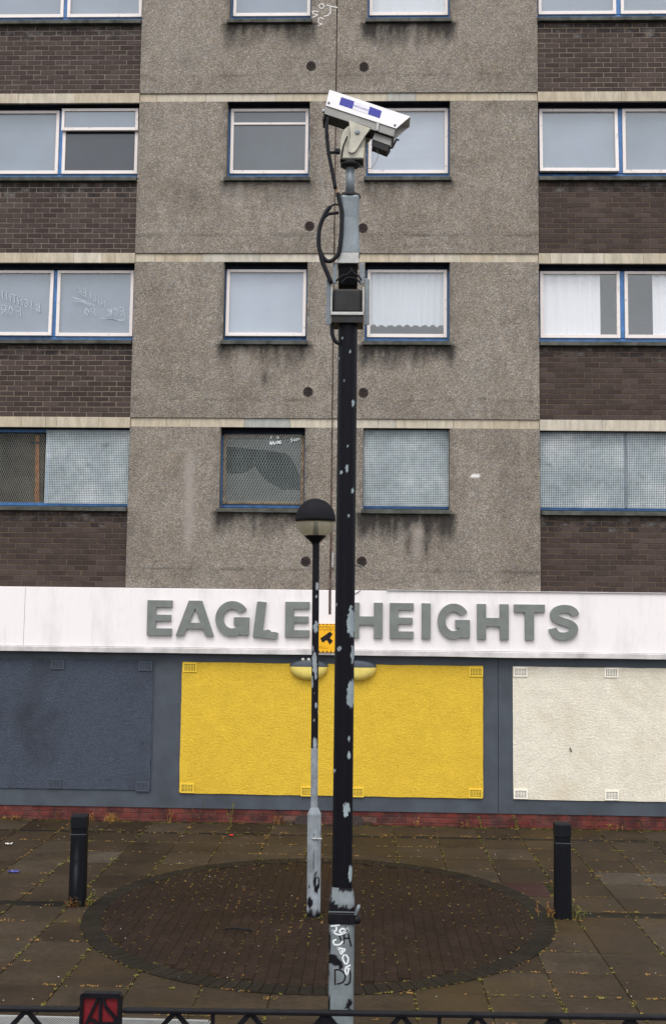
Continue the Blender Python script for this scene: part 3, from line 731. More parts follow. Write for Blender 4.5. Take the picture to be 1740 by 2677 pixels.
def window(x0, x1, fb, top, lights, parapet=False, sill_over=(.03, .02), label=None):
    """opening x0..x1, frame from fb to top; lights: dicts for each casement from left to right"""
    RD = .07; y0, y1 = .075 + RD, .135 + RD
    f0 = fb; rise = (fb - 3.16) * .0091; fb = fb + rise
    zt = top + .06
    mb = MB(); frame_box(mb, x0 - .01, x1 + .01, fb - .004, zt, .035, y0, y1, wb=.05, wt=.115)
    mb.v = [(v[0], v[1], v[2]) for v in mb.v]
    w_ = mb.build('window', MT['blue'], B, origin=((x0 + x1) / 2, 0, fb), bevel=.004, label=label)
    sb = MB()
    a, b = x0 - sill_over[0], x1 + sill_over[1]
    sb.v = [(a, -.075, f0 - .082), (b, -.075, f0 - .082), (b, .21, f0 - .082), (a, .21, f0 - .082), (a, -.075, f0 - .022), (b, -.075, f0 - .022), (b, .21, fb - .004), (a, .21, fb - .004)]
    for f in ((0, 3, 2, 1), (4, 5, 6, 7), (0, 1, 5, 4), (1, 2, 6, 5), (2, 3, 7, 6), (3, 0, 4, 7)): sb.f.append(f); sb.mi.append(0)
    sb.build('sill', MT['sill'], w_, bevel=.006)
    zh = top - .121 + (top - 3.16) * .0091
    if not any(l.get('screen') for l in lights):
        MB().box(x0 + .001, x1 - .001, .118, .144, zh, top + .03).build('head_shade_board', MT['head_shade'], w_, bevel=.003)  # added dark board, paints the shade above the casements
    MB().box(x0 + .001, x1 - .001, .004, .117, top - .006, top + .0245 if x1 > XL and x0 < XR and abs(x0) < 2.6 else top - .001).build('soffit_shade_strip', MT['head_shade'], w_)  # added dark strip, paints the shade under the top of the opening
    n = len(lights)
    for k, lt in enumerate(lights):
        la, lb = lt['x']
        if k: MB().box(lights[k - 1]['x'][1] + .002, la - .002, y0 - .006, y1 - .004, fb + .05, zt - .117).build('mullion', MT['blue'], w_, bevel=.003)
        za, zb = fb + .045, top - .125 + (top - 3.16) * .0091
        fw = .05
        if lt.get('screen'): continue
        open_ = lt.get('open', 0)
        piv = Vector(((la + lb) / 2, .06 + RD, zb))
        cb = MB(); frame_box(cb, la, lb, za, zb, fw, .045 + RD, .105 + RD, wb=.055, wt=.045)
        cs = cb.build('casement', MT['oldwood'] if lt.get('bare') else MT['white'], w_, origin=piv, bevel=.004)
        kids = [cs]
        pz0 = za + .055
        if 'transom' in lt:
            zt_ = lt['transom']
            tb = MB()
            if lt.get('vent'):                               # top-hung vent standing a little open over a dark lower pane
                frame_box(tb, la - .01, lb + .006, zt_, zb + .01, .045, -.005 + RD, .043 + RD, wb=.05)
                kids.append(tb.build('vent_light', MT['white'], w_, origin=piv, bevel=.004))
                kids.append(MB().box(la + .03, lb - .03, .018 + RD, .024 + RD, zt_ + .045, zb - .03).build('pane', MT['pane_light'], w_, origin=piv))
            else:
                tb.box(la + fw + .001, lb - fw - .001, .05 + RD, .1 + RD, zt_ - .018, zt_ + .018)
                kids.append(tb.build('transom', MT['white'], w_, origin=piv, bevel=.003))
        if lt.get('pane'):
            pb = MB()
            blind = {'pane_light': 'blind_grey', 'pane_bright': 'blind_pale'}.get(lt['pane'])
            if blind:
                kb = MB(); yb_ = .108 + RD
                for q_ in range(10):
                    za_, zb_ = pz0 - .03 + (zb + .03 - pz0 + .03) * q_ / 10, pz0 - .03 + (zb + .03 - pz0 + .03) * (q_ + 1) / 10
                    sw = lambda z_: .006 * nz(z_ * 3, la)
                    kb.q((la + .02, yb_ + sw(za_), za_), (lb - .02, yb_ + sw(za_ + 3), za_), (lb - .02, yb_ + sw(zb_ + 3), zb_), (la + .02, yb_ + sw(zb_), zb_))
                kids.append(kb.build('blind', MT[blind], w_, origin=piv))
            if blind or lt['pane'] == 'pane_clear': pb.q((la + fw - .008, .074 + RD, pz0 - .008), (lb - fw + .008, .074 + RD, pz0 - .008), (lb - fw + .008, .074 + RD, zb - .037), (la + fw - .008, .074 + RD, zb - .037))
            else: pb.box(la + fw - .008, lb - fw + .008, .071 + RD, .077 + RD, pz0 - .008, zb - .037)
            kids.append(pb.build('pane', MT['pane_clear' if blind else lt['pane']], w_, origin=piv))
        if open_:
            for o in kids:
                o.rotation_euler = (-open_, lt.get('roll', 0), 0)
    return w_
TOP = [ZU[k + 1] for k in range(4)]
# middle bay, left column
window(*WIN_L, FL[3], TOP[3], [dict(x=(-2.225, -.985), pane='pane_light')])
window(*WIN_L, FL[2], TOP[2], [dict(x=(-2.225, -.985), pane='pane_mid', transom=FL[2] + .93)], label='window with a horizontal glazing bar near the top')
window(*WIN_L, FL[1], TOP[1], [dict(x=(-2.235, -.985), pane='pane_bright', open=.045)])
# middle bay, right column
window(*WIN_R, FL[3], TOP[3], [dict(x=(-.04, 1.21), pane='pane_clear')], label='window with a white net curtain')
window(*WIN_R, FL[2], TOP[2], [dict(x=(-.04, 1.215), pane='pane_bright')])
window(*WIN_R, FL[1], TOP[1], [dict(x=(-.035, 1.205), pane='pane_clear')], label='window with a scalloped net curtain')
# left brick bay: pairs of lights, mullions at -4.94 and -6.21
def left_lights(a, b): return [dict(x=(-6.18, -4.972), **a), dict(x=(-4.912, -3.70), **b)]
window(-6.9, XL - .012, FL[3], TOP[3] - .02, left_lights(dict(pane='pane_light'), dict(pane='pane_light')), sill_over=(0, .0))
window(-6.9, XL - .012, FL[2], TOP[2] - .02, left_lights(dict(pane='pane_light'), dict(pane='pane_dark', transom=FL[2] + .80, vent=True)), sill_over=(0, 0), label='window with its small top light open')
wC = window(-6.9, XL - .012, FL[1], TOP[1] - .02, left_lights(dict(pane='pane_light', open=.03), dict(pane='pane_light')), sill_over=(0, 0), label='window with mirrored white graffiti on the glass')
# right brick bay: mullions at 3.90 and 5.17
def right_lights(a, b): return [dict(x=(2.645, 3.872), **a), dict(x=(3.945, 5.14), **b)]
window(XR + .008, 5.9, FL[3], TOP[3] - .02, right_lights(dict(pane='pane_light'), dict(pane='pane_light')), sill_over=(0, 0))
window(XR + .008, 5.9, FL[2], TOP[2] - .02, right_lights(dict(pane='pane_light', open=.07, roll=.004), dict(pane='pane_light')), sill_over=(0, 0), label='window with its left casement pushed open')
window(XR + .008, 5.9, FL[1], TOP[1] - .02, right_lights(dict(pane='pane_clear'), dict(pane='pane_clear')), sill_over=(0, 0), label='window with white drawn curtains')
# lowest row behind steel
wd_ = window(*WIN_L, FL[0], TOP[0], [dict(x=(-2.232, -.982), bare=True)], label='broken window behind expanded steel mesh')
gx0, gx1, gz0, gz1 = -2.19, -1.03, FL[0] + .09, TOP[0] - .10
MB().prism([(gx0, gz0), (gx1, gz0), (gx1, 4.99), (-1.2, 5.0), (-1.30, 4.985), (-1.365, 5.03), (-1.5, 5.10), (-1.605, 5.18), (-1.70, 5.30), (-1.747, 5.36), (-1.83, 5.29), (-1.933, 5.245), (-2.06, 5.235), (gx0, 5.25)], .141, .146).build('pane', MT['pane_grimy'], wd_, label='jagged lower part of a broken pane')
MB().prism([(gx0, gz1), (gx0, 5.66), (-1.9, 5.64), (-1.5, 5.60), (-1.25, 5.56), (-1.15, 5.45), (-1.08, 5.3), (gx1, 5.2), (gx1, gz1)], .141, .146).build('pane', MT['pane_grimy'], wd_, label='remaining upper shard of a broken pane')
diamonds(MB(), -2.215, -1.0, FL[0] + .075, TOP[0] - .055, .10).build('expanded_mesh', MT['expanded'], wd_, kind='stuff')
sc = MB()
stroke(sc, [(-1.51, 5.69), (-1.50, 5.74), (-1.48, 5.69), (-1.46, 5.74), (-1.44, 5.69)], .013, .090)
stroke(sc, [(-1.43, 5.70), (-1.41, 5.745)], .013, .090); stroke(sc, [(-1.40, 5.70), (-1.385, 5.75)], .013, .090); stroke(sc, [(-1.36, 5.745), (-1.385, 5.725), (-1.35, 5.705)], .013, .090)
stroke(sc, [(-1.34, 5.755), (-1.365, 5.73), (-1.33, 5.715)], .013, .090); stroke(sc, [(-1.49, 5.83), (-1.50, 5.78)], .012, .090); stroke(sc, [(-1.41, 5.81), (-1.375, 5.81), (-1.38, 5.79), (-1.41, 5.79)], .008, .090)
stroke(sc, [(-1.17, 5.79), (-1.19, 5.77), (-1.165, 5.76), (-1.185, 5.73)], .011, .090); stroke(sc, [(-1.14, 5.785), (-1.14, 5.755), (-1.12, 5.755), (-1.12, 5.785)], .011, .090); stroke(sc, [(-1.095, 5.75), (-1.09, 5.785), (-1.05, 5.775)], .011, .090)
sc.build('graffiti', MT['chalk'], wd_)
wr = window(*WIN_R, FL[0], TOP[0], [dict(x=(-.04, 1.21), screen=True)], label='window behind a perforated steel screen')
MB().box(WIN_R[0], WIN_R[1], .15, .17, FL[0] + .03, TOP[0] + .02).build('backing_board', MT['black'], wr)
perforated(MB(), WIN_R[0] + .015, WIN_R[1] - .012, FL[0] + .052, TOP[0] + .01, .09).build('perforated_screen', MT['screen'], wr, kind='stuff')
wl_ = window(-6.9, XL - .012, FL[0], TOP[0] - .02, [dict(x=(-6.2, -4.99), screen=True), dict(x=(-4.95, -3.70), screen=True)], sill_over=(0, 0), label='window half boarded with timber behind mesh and half perforated steel')
MB().box(-6.85, -4.985, .19, .21, FL[0] + .03, TOP[0] + .02).build('timber_board', MT['board'], wl_)
MB().box(-4.985, XL - .03, .17, .19, FL[0] + .03, TOP[0] + .02).build('backing_board', MT['black'], wl_)
bt = MB(); bt.prism([(-5.155, FL[0] + .06), (-5.085, FL[0] + .06), (-5.125, TOP[0] - .12), (-5.185, TOP[0] - .12)], .16, .187); bt.build('batten', MT['batten'], wl_)
MB().box(-5.26, -5.11, .15, .165, 5.69, 5.72).build('bracket', MT['blackpaint'], wl_)
diamonds(MB(), -6.85, -4.985, FL[0] + .055, TOP[0] - .06, .11, .034, .08, .005).build('expanded_mesh', MT['expanded'], wl_, kind='stuff')
perforated(MB(), -4.985, XL - .02, FL[0] + .052, TOP[0] - .045, .10).build('perforated_screen', MT['screen'], wl_, kind='stuff')
wq = window(XR + .008, 5.9, FL[0], TOP[0] - .02, [dict(x=(2.645, 3.872), screen=True), dict(x=(3.945, 5.14), screen=True)], sill_over=(0, 0), label='wide window behind two perforated steel screens')
MB().box(XR + .02, 5.88, .17, .19, FL[0] + .03, TOP[0] + .02).build('backing_board', MT['black'], wq)
perforated(MB(), XR + .012, 3.905, FL[0] + .052, TOP[0] - .01, .09).build('perforated_screen', MT['screen'], wq, kind='stuff')
perforated(MB(), 3.935, 5.86, FL[0] + .052, TOP[0] - .01, .09).build('perforated_screen', MT['screen'], wq, kind='stuff')
MB().box(3.903, 3.937, .080, .096, FL[0] + .052, TOP[0] - .01).build('screen_joint', MT['galv'], wq)

# graffiti on the glass, written from the inside so it reads backwards
GL = {'M': [[(0, 0), (.1, 1), (.5, .35), (.9, 1), (1, 0)]], 'I': [[(.5, 0), (.5, 1)]], 'L': [[(.1, 1), (.1, 0), (.85, .05)]],
      'E': [[(.9, 1), (.1, 1), (.1, 0), (.9, 0)], [(.1, .52), (.75, .52)]], 'R': [[(.1, 0), (.1, 1), (.75, .95), (.75, .55), (.15, .5), (.9, 0)]],
      'C': [[(.9, .85), (.5, 1), (.1, .55), (.4, .02), (.9, .15)]], 'K': [[(.1, 0), (.1, 1)], [(.85, 1), (.15, .5), (.9, 0)]], 'P': [[(.1, 0), (.1, 1), (.8, .9), (.7, .5), (.1, .45)]],
      'O': [[(.5, 1), (.1, .6), (.4, 0), (.85, .45), (.5, 1)]], 'B': [[(.1, 0), (.1, 1), (.7, .85), (.2, .52), (.85, .25), (.1, 0)]], 'G': [[(.85, .85), (.4, 1), (.1, .5), (.5, 0), (.9, .4), (.5, .42)]],
      'H': [[(.1, 0), (.1, 1)], [(.85, 0), (.9, 1)], [(.1, .5), (.9, .55)]], 'T': [[(0, 1), (1, .95)], [(.5, 1), (.5, 0)]], 'N': [[(.1, 0), (.1, 1), (.85, 0), (.9, 1)]], 'F': [[(.1, 0), (.1, 1), (.85, .95)], [(.1, .55), (.7, .55)]]}
def scrawl(mb, text, x, z, sx, sz, slope, y, wd, mirrored=True, lean=.15):
    d = -1 if mirrored else 1
    for i, ch in enumerate(text):
        for st_ in GL.get(ch, []):
            pts = [(x + d * (i * 1.15 + px + lean * pz) * sx, z + pz * sz + (i * 1.15 + px) * sx * slope) for px, pz in st_]
            l, r = ribbon(pts, wd)
            for k in range(len(l) - 1):
                mb.q((r[k].x, y, r[k].y), (r[k + 1].x, y, r[k + 1].y), (l[k + 1].x, y, l[k + 1].y), (l[k].x, y, l[k].y))
gl_ = []
def word():
    gl_.append(MB()); return gl_[-1]
gf = word()
scrawl(gf, 'MILLER', -4.14, 7.86, .066, .12, .52, .134, .011)
stroke(gf, [(-4.30, 7.875), (-4.47, 7.955), (-4.68, 8.02)], .011, .134); stroke(gf, [(-4.37, 7.88), (-4.50, 7.94), (-4.67, 7.965)], .010, .134)
gf = word(); scrawl(gf, 'ECK', -3.83, 7.74, .085, .12, -.10, .134, .011)
stroke(gf, [(-3.83, 7.74), (-3.83, 7.62)], .010, .134); stroke(gf, [(-3.84, 7.655), (-4.0, 7.66), (-4.20, 7.69)], .011, .134); stroke(gf, [(-3.86, 7.64), (-4.14, 7.675)], .009, .134)
gf = word(); scrawl(gf, 'PO', -4.29, 7.72, .085, .13, .0, .134, .011); stroke(gf, [(-4.52, 7.71), (-4.515, 7.725)], .012, .134)
gf = word(); scrawl(gf, 'BIGHTNIN', -5.16, 7.77, .082, .13, .36, .112, .011)
gf = word(); scrawl(gf, 'FOR', -5.46, 7.70, .10, .15, .12, .112, .011)
for gf in gl_: gf.build('graffiti', MT['chalkfaint'], wC)

# curtains hang inside: things of their own
def drape(name, x0, x1, z0, z1, y, amp, k, mat, label, scallop=0.0, taper=0.0, cat='curtain'):
    m = MB(); n = int((x1 - x0) / .012); nzv = 14
    for j in range(nzv + 1):
        t = j / nzv
        for i in range(n + 1):
            u = i / n; x = x0 + (x1 - x0) * u
            zlo = z0 + scallop * abs(math.sin(u * PI * 9)) + .01 * nz(x * 6)
            z = zlo + (z1 - zlo) * t
            ph = x * k + .9 * nz(x * 3.3, 1.7) + .3 * nz(z * 2, x)
            m.v.append((x + taper * (1 - t) * u, y + amp * math.sin(ph) * (1 - .3 * t) + .5 * amp * nz(x * 14, z), z))
    for j in range(nzv):
        for i in range(n):
            a = j * (n + 1) + i; m.f.append((a, a + 1, a + n + 2, a + n + 1)); m.mi.append(0)
    return tag(m.build(name, mat, smooth=True, origin=((x0 + x1) / 2, y, z0)), label, cat)
drape('net_curtain', .0, 1.19, 7.57, 8.62, .185, .0105, 62, MT['net'], 'white net curtain with scalloped hem in the window right of the pole box', scallop=.035)
drape('net_curtain', -.02, 1.19, 12.5, 13.75, .185, .009, 36, MT['net'], 'white net curtain at the topmost window above the security camera')
drape('drawn_curtain', 2.66, 3.58, 7.34, 8.6, .185, .014, 40, MT['drape'], 'wide white curtain covering most of the left casement in right bay')
drape('drawn_curtain', 4.385, 5.1, 7.34, 8.6, .185, .014, 44, MT['drape'], 'white curtain at the photo edge drawn half across the right casement')

# round ventilators: two to each floor
def ventilator(x, z):
    r = .068; m = MB(); n = 24
    ring = []
    for (rr, yy) in ((r + .008, -.02), (r + .006, -.03), (r - .006, -.032), (r - .010, -.018)):
        ring.append(len(m.v)); m.v += [(x + rr * math.cos(2 * PI * j / n), yy, z + rr * math.sin(2 * PI * j / n)) for j in range(n)]
    for a, b in zip(ring, ring[1:]):
        for j in range(n): m.f.append((a + j, b + j, b + (j + 1) % n, a + (j + 1) % n)); m.mi.append(0)
    v = m.build('round_vent', MT['terracotta'], B, origin=(x, -.02, z))
    d = MB(); d.v = [(x + (r - .008) * math.cos(2 * PI * j / n), -.0235, z + (r - .008) * math.sin(2 * PI * j / n)) for j in range(n)]
    d.f = [tuple(reversed(range(n)))]; d.mi = [0]; d.build('vent_opening', MT['black'], v)
    g = MB()
    for i in range(-3, 4):
        for t in (0, 60, 120):
            a = math.radians(t); o = i * .019; h = math.sqrt(max(0, (r - .008) ** 2 - o * o))
            if h < .01 or i % 2: continue
            dx, dz = math.cos(a), math.sin(a); cx_, cz_ = x - dz * o, z + dx * o
            w2 = .0045
            g.q((cx_ - dx * h + dz * w2, -.029 - .0004 * t / 60, cz_ - dz * h - dx * w2), (cx_ + dx * h + dz * w2, -.029 - .0004 * t / 60, cz_ + dz * h - dx * w2),
                (cx_ + dx * h - dz * w2, -.029 - .0004 * t / 60, cz_ + dz * h + dx * w2), (cx_ - dx * h - dz * w2, -.029 - .0004 * t / 60, cz_ - dz * h + dx * w2))
    g.build('grille', MT['terracotta'], v)
for x, z in ((-.952, 11.726), (-.116, 11.706), (-.941, 9.12), (-.111, 9.089), (-.928, 6.498), (-.078, 6.488), (-.927, 3.89), (-.08, 3.897)): ventilator(x, z)

# old tag on the wall by the topmost left window
tg = MB(); yy = -.0255
stroke(tg, [(-.80, 12.76), (-.845, 12.72), (-.80, 12.675), (-.755, 12.72), (-.80, 12.76)], .015, yy)
stroke(tg, [(-.72, 12.735), (-.64, 12.71), (-.545, 12.69)], .015, yy); stroke(tg, [(-.665, 12.715), (-.655, 12.62), (-.69, 12.565), (-.765, 12.545)], .015, yy)
stroke(tg, [(-.85, 12.62), (-.93, 12.63), (-.93, 12.59), (-.86, 12.57), (-.94, 12.53)], .014, yy)
stroke(tg, [(-.76, 12.50), (-.83, 12.52), (-.845, 12.44), (-.79, 12.42), (-.85, 12.39)], .014, yy)
tg.build('graffiti', MT['greytag'], B)

# ------------------------------------------------------------------ ground floor
MB().box(XE0, XE1, .022, .3, .192, 2.60).build('ground_floor_wall', MT['sheath'], B)
def boarded(x0, x1, z0, z1, mk, vk, vents, raised, lab):
    m = MB(); step = .03; nx = int((x1 - x0) / step); nzv = int((z1 - z0) / step)
    for j in range(nzv + 1):
        for i in range(nx + 1):
            x = x0 + (x1 - x0) * i / nx; z = z0 + (z1 - z0) * j / nzv
            e = .006 * nz(z * 3, x0) if i in (0, nx) else 0; e2 = .006 * nz(x * 3, z0) if j in (0, nzv) else 0
            d = 0 if i in (0, nx) or j in (0, nzv) else .003 * fbm(x * 5, z * 6, 3) + .0025 * nz(x * 24, z * 30)
            m.v.append((x + e, raised + d, z + e2))
    for j in range(nzv):
        for i in range(nx):
            a = j * (nx + 1) + i; m.f.append((a, a + 1, a + nx + 2, a + nx + 1)); m.mi.append(0)
    i = len(m.v)
    m.v += [(x0, .03, z0), (x1, .03, z0), (x1, .03, z1), (x0, .03, z1)]
    c = [0, nx, (nzv + 1) * (nx + 1) - 1, nzv * (nx + 1)]
    for k in range(4): m.f.append((i + k, i + (k + 1) % 4, c[(k + 1) % 4], c[k])); m.mi.append(0)
    p = m.build('roughcast_panel', MT[mk], B, origin=((x0 + x1) / 2, 0, z0), smooth=True, label=lab)
    for (vx, vz) in vents:
        g = MB(); a, b, cc, dd = vx - .102, vx + .102, vz - .070, vz + .070; yv = raised - .0165
        g.box(a, a + .022, yv, .02, cc, dd); g.box(b - .022, b, yv, .02, cc, dd); g.box(a + .022, b - .022, yv + .001, .02, cc, cc + .022); g.box(a + .022, b - .022, yv + .001, .02, dd - .022, dd)
        for k in range(1, 7): x = a + .022 + (.16) * k / 7; g.box(x - .0045, x + .0045, yv + .003, .02, cc + .022, dd - .022)
        for k in range(1, 5): z = cc + .022 + .096 * k / 5; g.box(a + .022, b - .022, yv + .004, .02, z - .004, z + .004)
        v = g.build('air_brick', MT[vk], p)
    for (vx, vz) in vents:
        MB().box(vx - .084, vx + .084, raised - .012, raised - .007, vz - .052, vz + .052).build('vent_opening', MT['black'] if mk != 'slate' else MT['slate_hole'], p)
boarded(-7.4, -3.205, .445, 2.375, 'slate', 'vent_slate', [(-4.66, 2.29), (-3.325, 2.286), (-4.65, .523), (-3.321, .50), (-6.0, 2.29), (-6.0, .523)], .004, 'dark blue grey roughcast panel')
boarded(-2.77, 1.745, .41, 2.352, 'yellow', 'vent_yellow', [(-2.65, 2.275), (1.64, 2.265), (-2.65, .49), (-.85, .47), (-.12, .471), (1.632, .484)], .004, 'bright yellow roughcast panel')
boarded(2.187, 6.3, .405, 2.352, 'cream', 'vent_cream', [(2.30, 2.273), (3.645, 2.28), (2.295, .485), (3.63, .49)], .004, 'dirty cream roughcast panel')
MB().box(-3.200, -3.188, .012, .0215, .45, 2.37).build('panel_bead', MT['vent_slate'], B)
MB().box(1.968, 1.974, .0205, .0215, .20, 2.48).build('wall_joint', MT['black'], B)
# the nail hole and scuffs on the cream panel
sc = MB(); stroke(sc, [(3.02, 1.17), (3.035, 1.14), (3.04, 1.11)], .018, -.012); sc.build('nail_hole', MT['brownstrip'], B)
# plinth
pl_ = MB().box(XE0, XE1, .046, .3, -.05, .19).build('plinth', MT['mortar_red'], B, origin=(0, 0, 0))
plb = brick_mesh('plinth_brick', .2185, .0735, MT['redbrick'])
for c, z in enumerate((.148, .066, -.016)):
    k = 0; x = XE0 + 1.6 + (BW / 2 if c % 2 else 0)
    while x < 4.9:
        if not any(abs(x - dx) < .19 for dx in (-.924, -.13) if c > 0):
            o = link('plinth_brick', plb, pl_, (x, .038 + random.uniform(-.002, .002), z + random.uniform(-.002, .002)))
        x += BW
for dx in (-.924, -.13):
    m = MB(); n = 12; R1, R0 = .115, .085
    pts = [(dx + R1 * math.cos(PI * k / n), .0 + R1 * math.sin(PI * k / n) + .01) for k in range(n + 1)]
    m.prism([(dx - R1, -.04)] and pts + [(dx - R1, -.04), (dx + R1, -.04)], -.01, .045)
    d = m.build('drain_outlet', MT['terracotta'], pl_, origin=(dx, 0, 0))
    for sx in (-.19, .18):
        MB().box(dx + sx - .06, dx + sx + .06, -.03, .04, -.02, .035).build('edging_stone', MT['slab'], pl_, bevel=.01)

# fascia with the name
fa = MB().box(XE0, XE1, -.10, .02, 2.572, 3.460)
fascia = fa.build('fascia', MT['fascia'], B, origin=(0, -.1, 2.57), bevel=.006)
t = MB()
xs = [XE0 + (XE1 - XE0) * k / 60 for k in range(61)]
def sag(x): return .012 * nz(x * .7, 4.0) + (.010 if -4.2 < x < -2.2 else 0) * 0
for k in range(60):
    a, b = xs[k], xs[k + 1]; za, zb = sag(a), sag(b)
    for (y0, z0), (y1, z1) in (((-.10, 2.571), (-.135, 2.560)), ((-.135, 2.560), (-.135, 2.492)), ((-.135, 2.492), (-.05, 2.484)), ((-.05, 2.484), (.02, 2.484))):
        fz = lambda z, s: z + (s if z < 2.5 else s * .4)
        t.q((a, y0, fz(z0, za)), (a, y1, fz(z1, za)), (b, y1, fz(z1, zb)), (b, y0, fz(z0, zb)))
t.build('fascia_trim', MT['trim'], B)
MB().box(.30, XE1, -.125, .0, 3.462, 3.474).build('capping_strip', MT['trim'], B)
for x in (-5.165,): MB().box(x - .002, x + .002, -.1012, -.099, 2.575, 3.455).build('fascia_seam', MT['sill'], fascia)

def letter(ch, x0, x1, zb=2.75, zt=3.277, y0=-.150, y1=-.097):
    wd, h = x1 - x0, zt - zb; m = MB()
    X = lambda u: x0 + u; Z = lambda v: zb + v
    if ch == 'E':
        s = .130
        m.prism([(X(0), Z(0)), (X(wd), Z(0)), (X(wd), Z(.104)), (X(s), Z(.104)), (X(s), Z(.215)), (X(wd - .015), Z(.215)), (X(wd - .015), Z(.309)), (X(s), Z(.309)), (X(s), Z(h - .104)), (X(wd), Z(h - .104)), (X(wd), Z(h)), (X(0), Z(h))], y0, y1)
    elif ch == 'A':
        a = wd * .345; b = wd * .655
        m.prism([(X(0), Z(0)), (X(.122), Z(0)), (X(.163), Z(.105)), (X(wd - .163), Z(.105)), (X(wd - .122), Z(0)), (X(wd), Z(0)), (X(b + .01), Z(h)), (X(a - .01), Z(h))], y0, y1,
                holes=[[(X(wd / 2 - .082), Z(.195)), (X(wd / 2), Z(.415)), (X(wd / 2 + .082), Z(.195))]])
    elif ch == 'H':
        s = .132
        m.prism([(X(0), Z(0)), (X(s), Z(0)), (X(s), Z(.195)), (X(wd - s), Z(.195)), (X(wd - s), Z(0)), (X(wd), Z(0)), (X(wd), Z(h)), (X(wd - s), Z(h)), (X(wd - s), Z(.32)), (X(s), Z(.32)), (X(s), Z(h)), (X(0), Z(h))], y0, y1)
    elif ch == 'I': m.prism([(X(0), Z(0)), (X(wd), Z(0)), (X(wd), Z(h)), (X(0), Z(h))], y0, y1)
    elif ch == 'T':
        s = .134
        m.prism([(X(wd / 2 - s / 2), Z(0)), (X(wd / 2 + s / 2), Z(0)), (X(wd / 2 + s / 2), Z(h - .115)), (X(wd), Z(h - .115)), (X(wd), Z(h)), (X(0), Z(h)), (X(0), Z(h - .115)), (X(wd / 2 - s / 2), Z(h - .115))], y0, y1)
    elif ch == 'L':                                          # its foot has dropped and cracked
        q = lambda px, py: (x0 + (px - 293) / 164 * wd, zt - (py - 708) / 240 * (h + .015))
        m.prism([q(293, 938), q(318, 712), q(330, 708), q(378, 713), q(366, 830), q(360, 893), q(378, 896), q(388, 890), q(404, 894), q(412, 905), q(440, 906), q(458, 912), q(455, 938), q(444, 953)], y0 - .004, y1)
    elif ch == 'S':
        P = [(.40, .372), (.375, .425), (.31, .462), (.21, .468), (.115, .435), (.082, .375), (.11, .318), (.20, .282), (.29, .255), (.365, .21), (.375, .145), (.33, .085), (.23, .058), (.13, .075), (.075, .13), (.06, .175)]
        P = [(p[0] * wd / .46, p[1] * h / .527) for p in P]
        l, r = ribbon(spline(P, 4), .116)
        m.prism([(X(p.x), Z(p.y)) for p in l] + [(X(p.x), Z(p.y)) for p in reversed(r)], y0, y1)
    elif ch == 'G':
        arc = []
        for k in range(41):
            a = math.radians(33 + (322 - 33) * k / 40); arc.append((wd * .5 + (wd * .5 - .060) * math.cos(a), h * .5 + (h * .5 - .058) * math.sin(a)))
        l, r = ribbon(arc, .118)
        m.prism([(X(p.x), Z(p.y)) for p in l] + [(X(p.x), Z(p.y)) for p in reversed(r)], y0, y1)
        m.prism([(X(wd * .55), Z(.165)), (X(wd - .125), Z(.165)), (X(wd - .125), Z(.02)), (X(wd), Z(.02)), (X(wd), Z(.285)), (X(wd * .55), Z(.285))], y0 - .0015, y1)
    return m.build('letter', MT['letter'], fascia, label='raised grey letter ' + ch + (' with a cracked dropped foot' if ch == 'L' else ''))
for ch, a, b in (('E', -3.291, -2.917), ('A', -2.855, -2.283), ('G', -2.263, -1.757), ('L', -1.697, -1.322), ('E', -1.215, -.85), ('H', -.241, .24), ('E', .345, .70), ('I', .82, .954), ('G', 1.056, 1.536), ('H', 1.643, 2.11), ('T', 2.189, 2.644), ('S', 2.70, 3.155)):
    letter(ch, a, b, 2.752 if ch != 'L' else 2.742)

# ------------------------------------------------------------------ wall lights, CCTV notice, stray cable
def wall_light(cx, label, knobs):
    W = thing('wall_light', (cx, 0, 2.31), label, 'wall light', 'oval lights over the yellow panel')
    def half(sign, hgt, name, mat):
        m = MB(); n, k2 = 28, 9
        for i in range(k2 + 1):
            rho = 1 - (i / k2) ** 1.6
            for j in range(n + 1):
                a = PI * j / n
                m.v.append((cx + .293 * rho * math.cos(a), -.125 * max(0, 1 - rho ** 5) ** .5 + .012 * rho, 2.312 + sign * (.0015 + hgt * rho * math.sin(a))))
        for i in range(k2):
            for j in range(n):
                a = i * (n + 1) + j; f = (a, a + 1, a + n + 2, a + n + 1); m.f.append(f if sign < 0 else tuple(reversed(f))); m.mi.append(0)
        return m.build(name, mat, W, smooth=True)
    half(1, .118, 'hood', MT['sheath']); half(-1, .205, 'bowl', MT['lightyellow'])
    m = MB(); m.prism([(cx - .27, 2.20), (cx + .27, 2.20), (cx + .27, 2.40), (cx - .27, 2.40)], .004, .03); m.build('back_plate', MT['sheath'], W)
    for kx in knobs:
        MB().lathe([(.001, 2.395), (.022, 2.40), (.027, 2.42), (.02, 2.438), (.001, 2.444)], cx + kx, -.085, 14).build('white_cap', MT['litterwhite'], W, smooth=True)
wall_light(-.858, 'oval wall light left of the black pole, with two white knobs on top', (-.085, .0))
wall_light(-.132, 'oval wall light half hidden just right of the black pole', ())
sg = thing('warning_sign', (-.585, -.1, 2.53), 'small amber warning sign with a black camera symbol on the white fascia', 'sign')
sx0, sx1, sz0, sz1 = -.79, -.38, 2.53, 2.955
MB().box(sx0, sx1, -.158, -.154, sz0, sz1).build('plate', MT['signyellow'], sg)
ik = MB(); ys = -.1595
cxs, czs = -.590, 2.728
U = .00269 * 1000 / 1000
def sp(px, py): return (-.718 + (px - 265) / 905 * .236, 2.955 - (py - 235) / 1635 * .425)
def flat(mb, pts): mb.f.append(tuple(range(len(mb.v), len(mb.v) + len(pts)))); mb.mi.append(0); mb.v.extend([(p[0], ys, p[1]) for p in pts])
